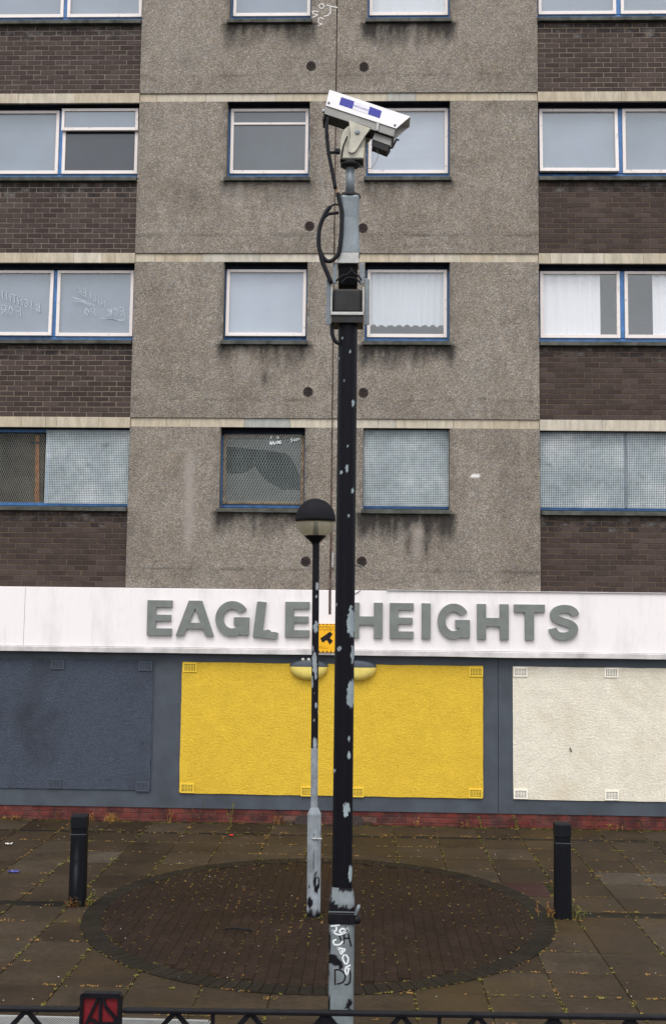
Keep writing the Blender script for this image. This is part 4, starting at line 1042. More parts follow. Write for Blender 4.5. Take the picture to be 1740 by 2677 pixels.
flat(ik, [sp(*p) for p in ((390, 1070), (500, 1290), (570, 1290), (980, 1000), (1090, 800), (930, 680))])
flat(ik, [(p[0], p[1]) for p in [sp(*q) for q in ((700, 1160), (780, 1180), (930, 1430), (1110, 1210), (960, 1060), (900, 1040))]])
for k in range(7):
    x = sx0 + (sx1 - sx0) * (k + .2) / 7; dw = (sx1 - sx0) / 7 * .6
    flat(ik, [(x, sz0 + .002), (x + dw, sz0 + .002), (x + dw / 2, sz0 + .028)])
    flat(ik, [(x, sz1 - .012), (x + dw, sz1 - .012), (x + dw, sz1 - .002), (x, sz1 - .002)])
ik.build('camera_symbol', MT['ink'], sg)
def text_mesh(s, size, name):
    c = bpy.data.curves.new(name, 'FONT'); c.body = s; c.size = size; c.align_x = 'CENTER'; c.resolution_u = 2
    o = bpy.data.objects.new(name, c); COL.objects.link(o)
    dg = bpy.context.evaluated_depsgraph_get(); me = bpy.data.meshes.new_from_object(o.evaluated_get(dg)); bpy.data.objects.remove(o); me.name = name; return me
def put_text(s, size, x, y, z, mat, parent, rot=(PI / 2, 0, 0)):
    me = text_mesh(s, size, 'lettering'); me.materials.clear(); me.materials.append(mat)
    o = link('lettering', me, parent, (x, y, z)); o.rotation_euler = rot; return o
put_text('Recording area', .052, -.585, ys, 2.896, MT['signtext'], sg); put_text('covering Public area', .044, -.585, ys, 2.858, MT['signtext'], sg)
put_text('Council', .03, -.70, ys, 2.612, MT['signtext'], sg); put_text('For information', .03, -.66, ys, 2.588, MT['signtext'], sg)
cb = MB().tube(spline([(-.23, -.03, 3.86), (-.15, -.035, 3.852), (-.06, -.045, 3.80), (-.02, -.05, 3.68), (-.03, -.06, 3.55), (-.10, -.10, 3.455), (-.20, -.115, 3.40)], 5), .0065, 6).build('loose_cable', MT['cable_grey'])
tag(cb, 'thin grey cable looping off the wall just right of the black pole', 'cable')

# ================================================================== STREET FURNITURE
YP = -8.614
# ---- camera pole
pole = thing('camera_pole', (-.153, YP, 0), 'tall black steel pole with flaking paint in the middle of the photo', 'pole')
CHIPS = [(0.046, 3.082, 0.032, 0.112), (0.046, 2.577, 0.03, 0.112), (0.025, 1.792, 0.024, 0.056), (-0.035, 2.893, 0.016, 0.017), (0.058, 2.851, 0.013, 0.07), (0.038, 2.275, 0.008, 0.02), (0.04, 2.162, 0.011, 0.034), (-0.06, 2.05, 0.008, 0.014), (0.045, 4.634, 0.011, 0.028), (-0.036, 4.134, 0.011, 0.014), (0.005, 4.162, 0.011, 0.034), (0.046, 4.006, 0.011, 0.022), (0.058, 1.357, 0.014, 0.062), (-0.06, 3.201, 0.005, 0.011), (0.022, 3.827, 0.008, 0.011), (-0.021, 4.796, 0.005, 0.008), (-0.038, 5.105, 0.005, 0.011), (0.019, 5.007, 0.008, 0.014), (-0.061, 4.964, 0.005, 0.008), (0.009, 4.323, 0.005, 0.011)]
def shaft_wear(x, z, y):
    w_ = 0
    if y < .02:
        for (cx_, cz_, hw, hh) in CHIPS:
            if abs(z - cz_) < hh * 1.7 and abs(x - cx_) < hw * 1.9 + .01:
                d = ((x - cx_) / hw / .9) ** 2 + ((z - cz_) / hh / .9) ** 2 + .8 * nz(x * 45, z * 30, cz_) + .6 * nz(x * 110, z * 80, cz_)
                w_ = max(w_, sm(1.05, .9, d))
    f = fbm(x * 60, y * 60, z * 24)
    w_ = max(w_, sm(.66, .72, f) * .7)
    return w_
def worn_tube(name, cx, cy, prof, wear, mat, parent, n=44, dz=.012, shape=None):
    m = MB(); wv = []; rows = []
    for (r0, z0), (r1, z1) in zip(prof, prof[1:]):
        k = max(1, int(abs(z1 - z0) / dz)); rows += [(r0 + (r1 - r0) * i / k, z0 + (z1 - z0) * i / k) for i in range(k)]
    rows.append(prof[-1])
    for (r, z) in rows:
        for j in range(n):
            th = 2 * PI * j / n
            x, y = math.sin(th), -math.cos(th)
            if shape: x, y = shape(x, y)
            m.v.append((cx + x * r, cy + y * r, z)); wv.append(wear(x * r, z, y * r))
    for k in range(len(rows) - 1):
        for j in range(n):
            a, b = k * n + j, k * n + (j + 1) % n; m.f.append((a, b, b + n, a + n)); m.mi.append(0)
    return m.build(name, mat, parent, smooth=True, attrs={'wear': wv})
worn_tube('shaft', -.153, YP, [(.069, 1.20), (.069, 5.24)], shaft_wear, MT['polepaint'], pole, n=80, dz=.008)
def squarish(x, y):
    p = 5.0; k = (abs(x) ** p + abs(y) ** p) ** (1 / p); return x / k, y / k
def base_wear(x, z, y):
    X = x                                                    # black islands left on bare steel
    b = 0
    jag = .02 * nz(X * 30, 3.3) + .016 * nz(X * 75, 1.1)
    if z > 1.06: b = max(b, sm(.004, -.004, z - (1.148 + jag * 1.7 + (.02 if X < -.05 else 0))))
    if X < -.07: b = max(b, sm(.3, .5, .5 + fbm(z * 7, y * 20, 8) + (.35 if X < -.083 else -.1)))
    d = ((X + .05) / .062) ** 2 + ((z - (.795 - .5 * max(0, X + .045))) / .034) ** 2 + .7 * nz(X * 38, z * 38, 2); b = max(b, sm(1.1, .85, d))
    d = ((X + .005) / .016) ** 2 + ((z - .762) / .03) ** 2 + .6 * nz(X * 50, z * 38, 6); b = max(b, sm(1.1, .85, d))
    d = ((X - .060 + .5 * max(0, .505 - z) * (z > .48)) / .018) ** 2 + ((z - .50) / .042) ** 2 + .7 * nz(X * 48, z * 48, 4); b = max(b, sm(1.1, .8, d))
    b = max(b, sm(.50, .60, fbm(X * 30, y * 30, z * 14)))
    if 1.15 < z < 1.27: b = max(b, sm(1.238, 1.252, z + .012 * nz(X * 60)) * (1 if X > -.02 else 0))
    return 1 - b
worn_tube('base_section', -.152, YP, [(.087, 0), (.087, 1.165), (.069, 1.268)], base_wear, MT['basepaint'], pole, n=56, dz=.008, shape=squarish)
MB().prism([(-.244, 1.03), (-.060, 1.03), (-.060, 1.105), (-.244, 1.105)], YP - .096, YP + .096).build('clamp_band', MT['blackpaint'], pole, bevel=.012)
MB().box(-.238, -.066, YP - .099, YP - .094, 1.112, 1.118).build('band_lip', MT['galv'], pole)
MB().lathe([(.001, 1.03), (.028, 1.035), (.032, 1.06), (.024, 1.09), (.001, 1.095)], -.052, YP - .06, 16).build('padlock', MT['blackpaint'], pole, smooth=True)
MB().tube(spline([(-.058, YP - .085, 1.095), (-.04, YP - .09, 1.14), (-.036, YP - .07, 1.15), (-.05, YP - .04, 1.12)], 5), .012, 8).build('hasp', MT['galv'], pole)
yb = YP - .0885
for wrd, strokes in (('D', ([(-.193, .733), (-.191, .632)], [(-.193, .731), (-.155, .729), (-.124, .698), (-.135, .655), (-.178, .637)])), ('J', ([(-.093, .738), (-.088, .70), (-.092, .655), (-.108, .637), (-.127, .638)],)),
                     ('J', ([(-.166, .956), (-.152, .923)],)), ('H', ([(-.131, .970), (-.136, .904)], [(-.136, .938), (-.095, .943)], [(-.104, .971), (-.097, .935), (-.083, .888)]))):
    gb = MB()
    for pts in strokes: stroke(gb, pts, .0105, yb)
    gb.build('graffiti', MT['ink'], pole, label='black marker letter ' + wrd)
yb = YP - .0895
for pts in ([(-.225, 1.018), (-.163, 1.027)], [(-.188, 1.016), (-.186, .994), (-.200, .985), (-.213, .986), (-.182, .965), (-.147, .968), (-.115, .988), (-.118, 1.005), (-.124, 1.022)], [(-.124, 1.022), (-.104, .99)], [(-.104, .992), (-.13, .985), (-.147, .975), (-.165, .985), (-.147, 1.004), (-.128, .998)],
            [(-.185, .931), (-.206, .92), (-.196, .897), (-.161, .9), (-.14, .922)], [(-.181, .878), (-.15, .872), (-.126, .866), (-.143, .846), (-.153, .836), (-.163, .86)], [(-.181, .878), (-.155, .856), (-.14, .862)],
            [(-.129, .834), (-.142, .81), (-.126, .776), (-.109, .778), (-.104, .81), (-.122, .834)], [(-.088, .765), (-.119, .748), (-.122, .72), (-.112, .701), (-.104, .72), (-.098, .742), (-.112, .74)]):
    gw = MB(); stroke(gw, pts, .011, yb); gw.build('graffiti', MT['chalk'], pole, label='white paint scrawl')
# tilt-down head: steel box, hinge, square column, top tube
yn = YP - .11
MB().box(-.262, -.052, YP - .075, YP + .075, 5.290, 5.468).build('gear_cover', MT['camdark'], pole, bevel=.02)
MB().box(-.275, -.039, YP - .105, YP + .10, 5.472, 5.502).build('top_bar', MT['galv_light'], pole, bevel=.004)
MB().box(-.275, -.039, YP - .105, YP + .10, 5.264, 5.288).build('bottom_bar', MT['galv_light'], pole, bevel=.004)
MB().box(-.270, -.044, YP - .095, YP + .098, 5.213, 5.262).build('bottom_tray', MT['camdark'], pole)
for s, xa in ((-1, -.275), (1, -.047)): MB().box(xa, xa + .009, YP - .104, YP + .10, 5.289, 5.471).build('frame_upright', MT['galv_light'], pole)
for s in (-1, 1):
    X0 = -.154 + s * .122; X1 = -.154 + s * .156
    m = MB(); m.prism([(min(X0, X1), 5.205), (max(X0, X1), 5.205), (max(X0, X1), 5.54 if s > 0 else 5.55), (min(X0, X1), 5.55 if s > 0 else 5.535)], YP - .06, YP - .052); m.build('side_flange', MT['galv'], pole, bevel=.003)
    for z in (5.53, 5.40, 5.26):
        MB().lathe([(.011, 0), (.011, .01), (.004, .012)], 0, 0, 8).build('bolt', MT['camdark'], pole, origin=(0, 0, 0))
        o = [o for o in pole.children][-1]; o.location = Vector((-.154 + s * .139, YP - .06, z)) - WO[pole]; o.rotation_euler = (PI / 2, 0, 0)
    a, b = -.153 + s * .082, -.153 + s * .112
    MB().prism([(min(a, b), 5.503), (max(a, b), 5.503), (max(a, b), 5.66), (min(a, b), 5.66)], YP - .07, YP - .06).build('hinge_plate', MT['galv'], pole, bevel=.006)
MB().box(-.235, -.078, YP - .075, YP + .075, 5.655, 5.735).build('hinge_cap', MT['galv_light'], pole, bevel=.004)
MB().box(-.225, -.088, YP - .05, YP + .06, 5.504, 5.654).build('hinge_void', MT['black'], pole)
for pts in ([(-.24, 5.52), (-.2, 5.56), (-.16, 5.57), (-.13, 5.60)], [(-.14, 5.62), (-.11, 5.58), (-.08, 5.56), (-.06, 5.53)], [(-.20, 5.51), (-.16, 5.545), (-.10, 5.54), (-.07, 5.51)]):
    MB().tube(spline([(p[0], YP - .078, p[1]) for p in pts], 4), .007, 6).build('wire', MT['rubber'], pole)
m = MB(); rows = [(5.737, .076), (5.85, .070), (6.0, .063), (6.12, .066), (6.172, .070)]
for z, h in rows: m.v += [(-.148 + sx * h, YP + sy * h, z) for sx, sy in ((-1, -1), (1, -1), (1, 1), (-1, 1))]
for k in range(len(rows) - 1):
    for j in range(4): a = k * 4 + j; b = k * 4 + (j + 1) % 4; m.f.append((a, b, b + 4, a + 4)); m.mi.append(0)
m.f.append((16, 17, 18, 19)); m.mi.append(0)
m.build('square_column', MT['galv'], pole, bevel=.018)
MB().lathe([(.074, 6.168), (.078, 6.172), (.078, 6.186), (.072, 6.190)], -.149, YP, 24).build('column_rim', MT['camdark'], pole)
MB().lathe([(.0325, 6.188), (.0325, 6.41)], -.149, YP, 24).build('top_tube', MT['galv'], pole, smooth=True)
# conduits and wires
yc = YP - .07
def P3(pts, y): return [(a, y, b) for a, b in pts]
MB().tube(spline(P3([(-.314, 6.75), (-.323, 6.661), (-.315, 6.559), (-.305, 6.476), (-.282, 6.362), (-.253, 6.21)], yc), 5), .0135, 10).build('conduit', MT['rubber'], pole, smooth=True)
for p in ((-.319, 6.61), (-.305, 6.476), (-.28, 6.355)): MB().lathe([(.0155, p[1] - .009), (.0155, p[1] + .009)], p[0], yc, 10).build('conduit_clip', MT['rubber'], pole)
MB().tube(spline(P3([(-.254, 6.225), (-.243, 6.19), (-.231, 6.155)], yc), 4), .005, 6).build('wire', MT['batten'], pole)
MB().tube(spline(P3([(-.236, 6.17), (-.222, 6.11), (-.205, 6.037), (-.204, 5.967), (-.208, 5.846), (-.221, 5.735), (-.243, 5.695), (-.279, 5.665), (-.318, 5.672), (-.353, 5.725), (-.369, 5.795), (-.365, 5.896), (-.346, 5.967), (-.318, 6.027), (-.290, 6.068)], yc - .02), 5), .0155, 10).build('conduit', MT['rubber'], pole, smooth=True, label='black conduit hanging in a loop')
MB().tube(spline(P3([(-.355, 5.72), (-.34, 5.66), (-.317, 5.605), (-.272, 5.50)], yc - .02), 5), [.016] * 15 + [.013], 10).build('conduit', MT['rubber'], pole, smooth=True)
MB().tube(spline(P3([(-.269, 5.215), (-.262, 5.13), (-.24, 5.085), (-.215, 5.07)], yc + .02), 5), .014, 10).build('conduit', MT['rubber'], pole, smooth=True)
MB().tube(spline(P3([(-.335, 5.985), (-.303, 6.012), (-.26, 6.02), (-.225, 6.025)], yc - .02), 4), .012, 8).build('conduit_strap', MT['rubber'], pole)
MB().tube(spline(P3([(-.290, 6.068), (-.26, 6.085), (-.225, 6.083)], yc - .02), 4), .007, 8).build('conduit_strap', MT['rubber'], pole)
MB().tube(P3([(-.302, 6.482), (-.24, 6.488)], yc), .011, 8).build('conduit_strap', MT['rubber'], pole)
MB().tube(spline(P3([(-.333, 6.655), (-.38, 6.60), (-.417, 6.56), (-.449, 6.458), (-.427, 6.413), (-.38, 6.43), (-.312, 6.476)], yc), 5), .0032, 6).build('wire', MT['cable_grey'], pole)
MB().tube(spline(P3([(-.334, 6.64), (-.342, 6.56), (-.363, 6.464), (-.368, 6.368), (-.351, 6.229), (-.313, 6.109), (-.30, 6.075)], yc), 5), .0042, 6).build('wire', MT['cable_grey'], pole)

# ---- security camera (bolted on top of the pole)
cam = thing('security_camera', (-.149, YP, 6.40), 'white boxed security camera with blue label, tilted down on top of the pole', 'camera')
yA, yB = YP - .085, YP + .085
side = [(-.33, 6.834), (.184, 6.657), (.287, 6.748), (-.306, 6.955)]
MB().prism(side, yA, yA + .004).build('side_plate', MT['camwhite'], cam, bevel=.002)
MB().prism(side, yB - .004, yB).build('side_plate', MT['camwhite'], cam, bevel=.002)
MB().prism([(-.306, 6.955), (-.3075, 6.950), (.2855, 6.743), (.287, 6.748)], yA + .0041, yB - .0041).build('top_plate', MT['camwhite'], cam)
MB().prism([(-.33, 6.834), (-.325, 6.834), (-.3015, 6.951), (-.3065, 6.951)], yA + .0041, yB - .0041).build('rear_plate', MT['camwhite'], cam)
body = MB(); body.prism([(-.344, 6.776), (.166, 6.599), (.188, 6.70), (-.322, 6.90)], YP - .077, YP + .077)
body.build('housing', MT['camgrey'], cam, bevel=.006)
MB().prism([(-.347, 6.7735), (.163, 6.5965), (.1635, 6.599), (-.3465, 6.776)], YP - .072, YP + .072).build('underside', MT['camdark'], cam)
MB().prism([(-.356, 6.735), (-.342, 6.73), (-.328, 6.80), (-.342, 6.805)], YP - .07, YP + .07).build('rear_cap', MT['camdark'], cam, bevel=.004)
MB().prism([(.168, 6.615), (.171, 6.614), (.187, 6.683), (.184, 6.684)], YP - .06, YP + .06).build('front_window', MT['pane_dark'], cam)
yl = yA - .0015
for pts, mk, nm in (([(-.233, 6.840), (-.136, 6.806), (-.122, 6.864), (-.218, 6.897)], 'labelblue', 'label_panel'), ([(-.136, 6.806), (-.022, 6.766), (-.0085, 6.8245), (-.122, 6.864)], 'labelwhite', 'label_panel'), ([(-.022, 6.766), (.064, 6.735), (.078, 6.791), (-.0085, 6.8245)], 'labelblue', 'label_panel')):
    MB().prism(pts, yl, yA - .0002).build(nm, MT[mk], cam)
put_text('WATCHMAN', .021, -.0745, yl - .0008, 6.806, MT['labelblue'], cam, (PI / 2, math.radians(19.3), 0))
for x, z in ((-.308, 6.853), (.175, 6.682)):
    o = MB().lathe([(.009, 0), (.009, .004), (.004, .007)], 0, 0, 10).build('screw', MT['galv'], cam, origin=(0, 0, 0)); o.location = Vector((x, yA, z)) - WO[cam]; o.rotation_euler = (PI / 2, 0, 0)
MB().prism([(.036, 6.642), (.052, 6.637), (.062, 6.705), (.044, 6.712)], YP - .092, YP - .078).build('latch', MT['galv_light'], cam, bevel=.003)
MB().lathe([(.012, 6.79), (.014, 6.80), (.012, 6.81)], -.347, YP - .07, 10).build('cable_gland', MT['galv_light'], cam)
MB().prism([(-.156, 6.712), (.0, 6.659), (-.042, 6.600), (-.098, 6.505), (-.115, 6.48), (-.135, 6.473), (-.155, 6.482), (-.163, 6.50), (-.147, 6.60)], YP - .095, YP - .085).build('tilt_bracket', MT['camcream'], cam, bevel=.004)
MB().prism([(-.156, 6.712), (.0, 6.659), (-.042, 6.600), (-.098, 6.505), (-.135, 6.473), (-.163, 6.50), (-.147, 6.60)], YP + .085, YP + .095).build('tilt_bracket', MT['camcream'], cam, bevel=.004)
o = MB().lathe([(.018, 0), (.018, .008), (.010, .011)], 0, 0, 12).build('bracket_bolt', MT['galv'], cam, origin=(0, 0, 0)); o.location = Vector((-.098, YP - .095, 6.625)) - WO[cam]; o.rotation_euler = (PI / 2, 0, 0)
for a0, a1, lean in ((-.218, -.14, -.02), (-.125, -.04, .012)):
    pts = spline([(a0 + .055, 6.69), (a0 + .02, 6.655), (a0, 6.585), (a0 + .002, 6.515), (a0 + .03, 6.49)], 4) if a0 < -.2 else spline([(a1 - .005, 6.65), (a1 + .002, 6.60), (a1, 6.55), (a1 - .012, 6.498)], 4)
    other = [(a1, 6.49), (a1, 6.69)] if a0 < -.2 else [(a0, 6.495), (a0, 6.64)]
    MB().prism([(p.x, p.y) for p in pts] + other, YP - .062, YP + .06).build('motor_cover', MT['camcream'], cam, bevel=.014)
MB().prism([(-.224, 6.437), (-.050, 6.437), (-.040, 6.522), (-.226, 6.522)], YP - .075, YP + .075).build('pan_base', MT['camcream'], cam, bevel=.012)
MB().box(-.222, -.052, YP - .07, YP + .07, 6.430, 6.4365).build('pan_gasket', MT['camdark'], cam)
MB().lathe([(.05, 6.398), (.07, 6.41), (.073, 6.42), (.073, 6.429), (.03, 6.4295)], -.149, YP, 28).build('flange', MT['camdark'], cam)
MB().tube(spline([(-.17, YP - .08, 6.60), (-.20, YP - .085, 6.52), (-.212, YP - .085, 6.44)], 5), .006, 8).build('lead', MT['rubber'], cam)
MB().box(-.262, -.222, YP - .085, YP - .05, 6.475, 6.512).build('gland_box', MT['rubber'], cam, bevel=.008)
MB().prism([(.038, 6.655), (.158, 6.612), (.140, 6.545), (.016, 6.588)], YP - .05, YP + .05).build('wiper_motor', MT['camgrey'], cam, bevel=.005)
MB().prism([(.016, 6.586), (.140, 6.543), (.118, 6.507), (.012, 6.548)], YP - .05, YP + .05).build('wiper_motor_base', MT['camdark'], cam, bevel=.005)
MB().tube([(.125, YP - .03, 6.535), (.157, YP - .05, 6.527), (.188, YP - .05, 6.592), (.206, YP - .05, 6.584)], .008, 8).build('wiper_arm', MT['rubber'], cam)
MB().tube(spline([(.045, YP - .02, 6.545), (.053, YP - .02, 6.478), (.028, YP - .02, 6.415), (-.003, YP - .02, 6.385), (-.075, YP - .03, 6.40)], 5), .0028, 6).build('lead', MT['cable_grey'], cam)

# ---- globe lamp in the centre of the brick circle
lx, ly = -.519, -4.825
lamp = thing('globe_lamp', (lx, ly, 0), 'slim lamp post with a half black, half clear globe standing on the brick circle', 'street lamp')
lamp.rotation_euler = (0, -.006, 0)
def lamp_wear(x, z, y):
    f = fbm(x * 26 + 3, y * 26, z * 5.0) + .35 * fbm(x * 60, y * 60, z * 16)
    f += .22 * sm(.0, .036, x)                                # flaking worst on the right flank
    thr = .78 - .22 * sm(3.3, 2.5, z) - .10 * sm(2.6, 1.7, z)
    if 2.62 < z < 2.9: thr -= .10
    e = 0
    if y < .01:
        for cx_, cz_, hw, hh in ((.018, 3.42, .016, .045), (.010, 3.30, .011, .016), (.004, 2.98, .024, .06), (-.020, 2.757, .010, .028), (-.003, 2.62, .026, .10), (.008, 2.52, .014, .09), (-.028, 2.40, .012, .07), (.014, 2.167, .013, .030), (-.004, 2.01, .008, .017), (.006, 1.77, .02, .07)):
            if abs(z - cz_) < hh * 2: e = max(e, sm(1.15, .8, ((x - cx_) / hw) ** 2 + ((z - cz_) / hh) ** 2 + .9 * nz(x * 50, z * 26, cz_) + .5 * nz(x * 120, z * 70, cz_)))
    if z < 1.62: return 1.0
    if e > .3: return e
    if z < 1.72: return sm(.0, .10, f + .25)
    return sm(thr, thr + .06, f)
def lampbase_wear(x, z, y):
    b = 0
    d = ((x - .03) / .032) ** 2 + ((z - .355) / .10) ** 2 + .9 * nz(x * 34, z * 20, 4); b = max(b, sm(1.1, .8, d) * (0 if ((x - .036) / .012) ** 2 + ((z - .37) / .035) ** 2 < 1 else 1))
    d = ((x + .035) / .03) ** 2 + ((z - .16) / .05) ** 2 + .8 * nz(x * 34, z * 34, 7); b = max(b, sm(1.1, .8, d))
    b = max(b, sm(.10, .04, z + .05 * nz(x * 22, z * 12, 3)))
    b = max(b, sm(.42, .55, fbm(x * 30, y * 30, z * 8) + .4 * sm(.35, .0, z)))
    if abs(x - (.0 + .002 * nz(z * 9))) < .0035 and .35 < z < .85 and y < 0: b = max(b, .75 * sm(-.2, .1, nz(z * 6)))
    return 1 - b
def octo(x, y):
    k = max(abs(x), abs(y), (abs(x) + abs(y)) * .7071); return x / k * .985, y / k * .985
worn_tube('base_section', lx, ly, [(.071, 0), (.071, 1.045), (.037, 1.112)], lampbase_wear, MT['lamppaint'], lamp, n=40, dz=.014, shape=octo)
worn_tube('column', lx - .003, ly, [(.0365, 1.10), (.0365, 3.86)], lamp_wear, MT['lamppaint'], lamp, n=40, dz=.009)
MB().box(lx - .02, lx + .085, ly - .088, ly - .066, .80, .815).build('bent_door_hinge', MT['galv_light'], lamp, bevel=.004)
MB().lathe([(.037, 3.855), (.045, 3.873), (.07, 3.897), (.10, 3.922), (.120, 3.943), (.118, 3.950), (.03, 3.956)], lx - .008, ly, 32).build('collar', MT['blackpaint'], lamp)
prof = [(.118, 3.951)] + [(.205 * math.cos(a), 4.107 + .205 * math.sin(a)) for a in [math.radians(t) for t in range(-46, 1, 6)]]
MB().lathe(prof, lx - .010, ly, 40, caps=False).build('globe_bowl', MT['bowl'], lamp, smooth=True)
prof = [(.05, 4.108), (.208, 4.106), (.216, 4.107)] + [(.216 * math.cos(a), 4.112 + .236 * math.sin(a)) for a in [math.radians(t) for t in range(3, 88, 6)]] + [(.001, 4.348)]
MB().lathe(prof, lx - .010, ly, 40).build('globe_dome', plain('matt_black_dome', (.0095, .0095, .0125), .7, .1, vary=.15), lamp, smooth=False)
for p in lamp.children[-1].data.polygons: p.use_smooth = len(p.vertices) == 4
MB().lathe([(.030, 3.955), (.030, 4.04), (.024, 4.045), (.024, 4.085), (.001, 4.09)], lx - .008, ly, 18).build('lamp_holder', MT['blackpaint'], lamp)

# ---- bollards
def bollard(x, y, h, label, scuff):
    b = thing('bollard', (x, y, 0), label, 'bollard', 'square bollards at the edge of the circle')
    def wear(xx, z, yy):
        f = fbm(xx * 30 + x, yy * 30, z * 6)
        w_ = sm(.52, .75, f) * .35
        if scuff: w_ = max(w_, .85 * sm(.1, .5, fbm(xx * 40, 3.0, z * 12) + .5) * math.exp(-((xx + .01) / .018) ** 2 - ((z - .38) / .17) ** 2) * (1 if yy < 0 else 0))
        return min(1, w_)
    sq = lambda px, py: (px / (abs(px) ** 9 + abs(py) ** 9) ** (1 / 9), py / (abs(px) ** 9 + abs(py) ** 9) ** (1 / 9))
    n0 = h - .19
    worn_tube('shaft', x, y, [(.086, 0), (.082, n0 - .01), (.078, n0)], wear, MT['bollard'], b, n=48, dz=.02, shape=sq)
    worn_tube('neck', x, y, [(.078, n0 + .001), (.080, n0 + .055)], wear, MT['bollard'], b, n=48, dz=.02, shape=sq)
    m = MB(); rows = [(n0 + .056, .079), (n0 + .062, .083), (h - .012, .084), (h, .078)]
    for z, hh in rows: m.v += [(x + sx * hh, y + sy * hh, z) for sx, sy in ((-1, -1), (1, -1), (1, 1), (-1, 1))]
    for k in range(3):
        for j in range(4): a_ = k * 4 + j; b_ = k * 4 + (j + 1) % 4; m.f.append((a_, b_, b_ + 4, a_ + 4)); m.mi.append(0)
    m.f.append((12, 13, 14, 15)); m.mi.append(0)
    m.build('cap', MT['bollard'], b, bevel=.006, attrs={'wear': [.05] * 16})
    for s in (1,): MB().box(x - .081, x + .081, y - .0825, y - .079, n0 - .004, n0 - .001).build('rim_line', MT['galv'], b)
    b.rotation_euler = (0, 0, math.radians(4 if scuff else -3))
    return b
bollard(-3.066, -4.50, .93, 'scuffed black square bollard near the left end of the brick circle', True)
bollard(2.066, -4.66, .965, 'plain black square bollard near the right end of the brick circle', False)

# ---- railing in front
YR = -10.464
rail = thing('railing', (0, YR, 0), 'low black metal railing with lattice bars and a red emblem panel in the foreground', 'railing')
def rz(x): return 1.0685 + .0100 * (x + 1.9)
m = MB(); a0, a1 = -3.4, 3.4
m.prism([(a0, rz(a0) - .012), (-1.478, rz(-1.478) - .012), (-1.478, rz(-1.478) + .011), (a0, rz(a0) + .011)], YR - .02, YR + .02); m.build('top_rail', MT['blackpaint'], rail, bevel=.006)
m = MB(); m.prism([(-1.246, rz(-1.246) - .012), (a1, rz(a1) - .012), (a1, rz(a1) + .011), (-1.246, rz(-1.246) + .011)], YR - .02, YR + .02); m.build('top_rail', MT['blackpaint'], rail, bevel=.006)
MB().box(a0, a1, YR - .015, YR + .015, .62, .645).build('middle_rail', MT['blackpaint'], rail, bevel=.004)
MB().box(a0, a1, YR - .015, YR + .015, .12, .145).build('bottom_rail', MT['blackpaint'], rail, bevel=.004)
PX = [-.778 + 1.1705 * k for k in range(-2, 4)]
for x in PX: MB().box(x - .010, x + .010, YR - .009, YR + .009, 0 if True else 0, rz(x) - .0125).build('post', MT['blackpaint'], rail)
for k in range(-7, 9):
    x = -.583 + .3902 * k
    if abs(x + 1.362) < .1: continue
    zt = rz(x) - .012
    for s in (-1, 1):
        for (xa, za, xb, zb) in ((x + s * .006, zt, x + s * .180, zt - .19), (x + s * .180, zt - .195, x + s * .006, zt - .385)):
            d = Vector((xb - xa, zb - za)).normalized(); n_ = Vector((-d.y, d.x)) * .013
            MB().prism([(xa - n_.x, za - n_.y), (xb - n_.x, zb - n_.y), (xb + n_.x, zb + n_.y), (xa + n_.x, za + n_.y)], YR - .005 + s * .0012, YR + .005 + s * .0012).build('lattice_bar', MT['blackpaint'], rail)
    if k in (1, 4, 5): MB().prism([(x - .045, zt - .045), (x + .045, zt - .045), (x, zt - .002)], YR - .008, YR + .008).build('gusset', MT['blackpaint'], rail)
# red emblem panel
def rrect(x0, x1, z0, z1, r, n=5):
    pts = []
    for cx_, cz_, a in ((x1 - r, z1 - r, 0), (x0 + r, z1 - r, 90), (x0 + r, z0 + r, 180), (x1 - r, z0 + r, 270)):
        pts += [(cx_ + r * math.cos(math.radians(a + 90 * k / n)), cz_ + r * math.sin(math.radians(a + 90 * k / n))) for k in range(n + 1)]
    return pts
px0, px1, pz0, pz1 = -1.470, -1.254, .935, 1.162
MB().prism(rrect(px0, px1, pz0, pz1, .018), YR - .022, YR + .02, holes=[rrect(px0 + .018, px1 - .018, pz0 + .018, pz1 - .024, .008)]).build('emblem_frame', MT['blackpaint'], rail)
MB().box(px0 + .010, px1 - .010, YR - .006, YR + .006, pz0 + .010, pz1 - .012).build('emblem_plate', MT['red'], rail)
def ebar(pts, wd=.014):
    l, r = ribbon(spline(pts, 5) if len(pts) > 2 else pts, wd)
    MB().prism([(p.x, p.y) for p in l] + [(p.x, p.y) for p in reversed(r)], YR - .018 - random.random() * .002, YR - .005).build('emblem_bar', MT['blackpaint'], rail)
ebar([(-1.363, 1.14), (-1.361, .95)]); ebar([(-1.376, 1.135), (-1.405, 1.072), (-1.437, .998), (-1.45, .96)]); ebar([(-1.348, 1.136), (-1.338, 1.10), (-1.318, 1.075), (-1.285, 1.04), (-1.272, 1.02)])
ebar([(-1.418, 1.03), (-1.395, 1.022), (-1.375, 1.0), (-1.368, .965)]); ebar([(-1.354, 1.008), (-1.27, 1.010)], .016); ebar([(-1.282, 1.04), (-1.278, .96)], .02)
MB().box(-1.368, -1.352, YR - .010, YR + .010, 0, pz0).build('post', MT['blackpaint'], rail)

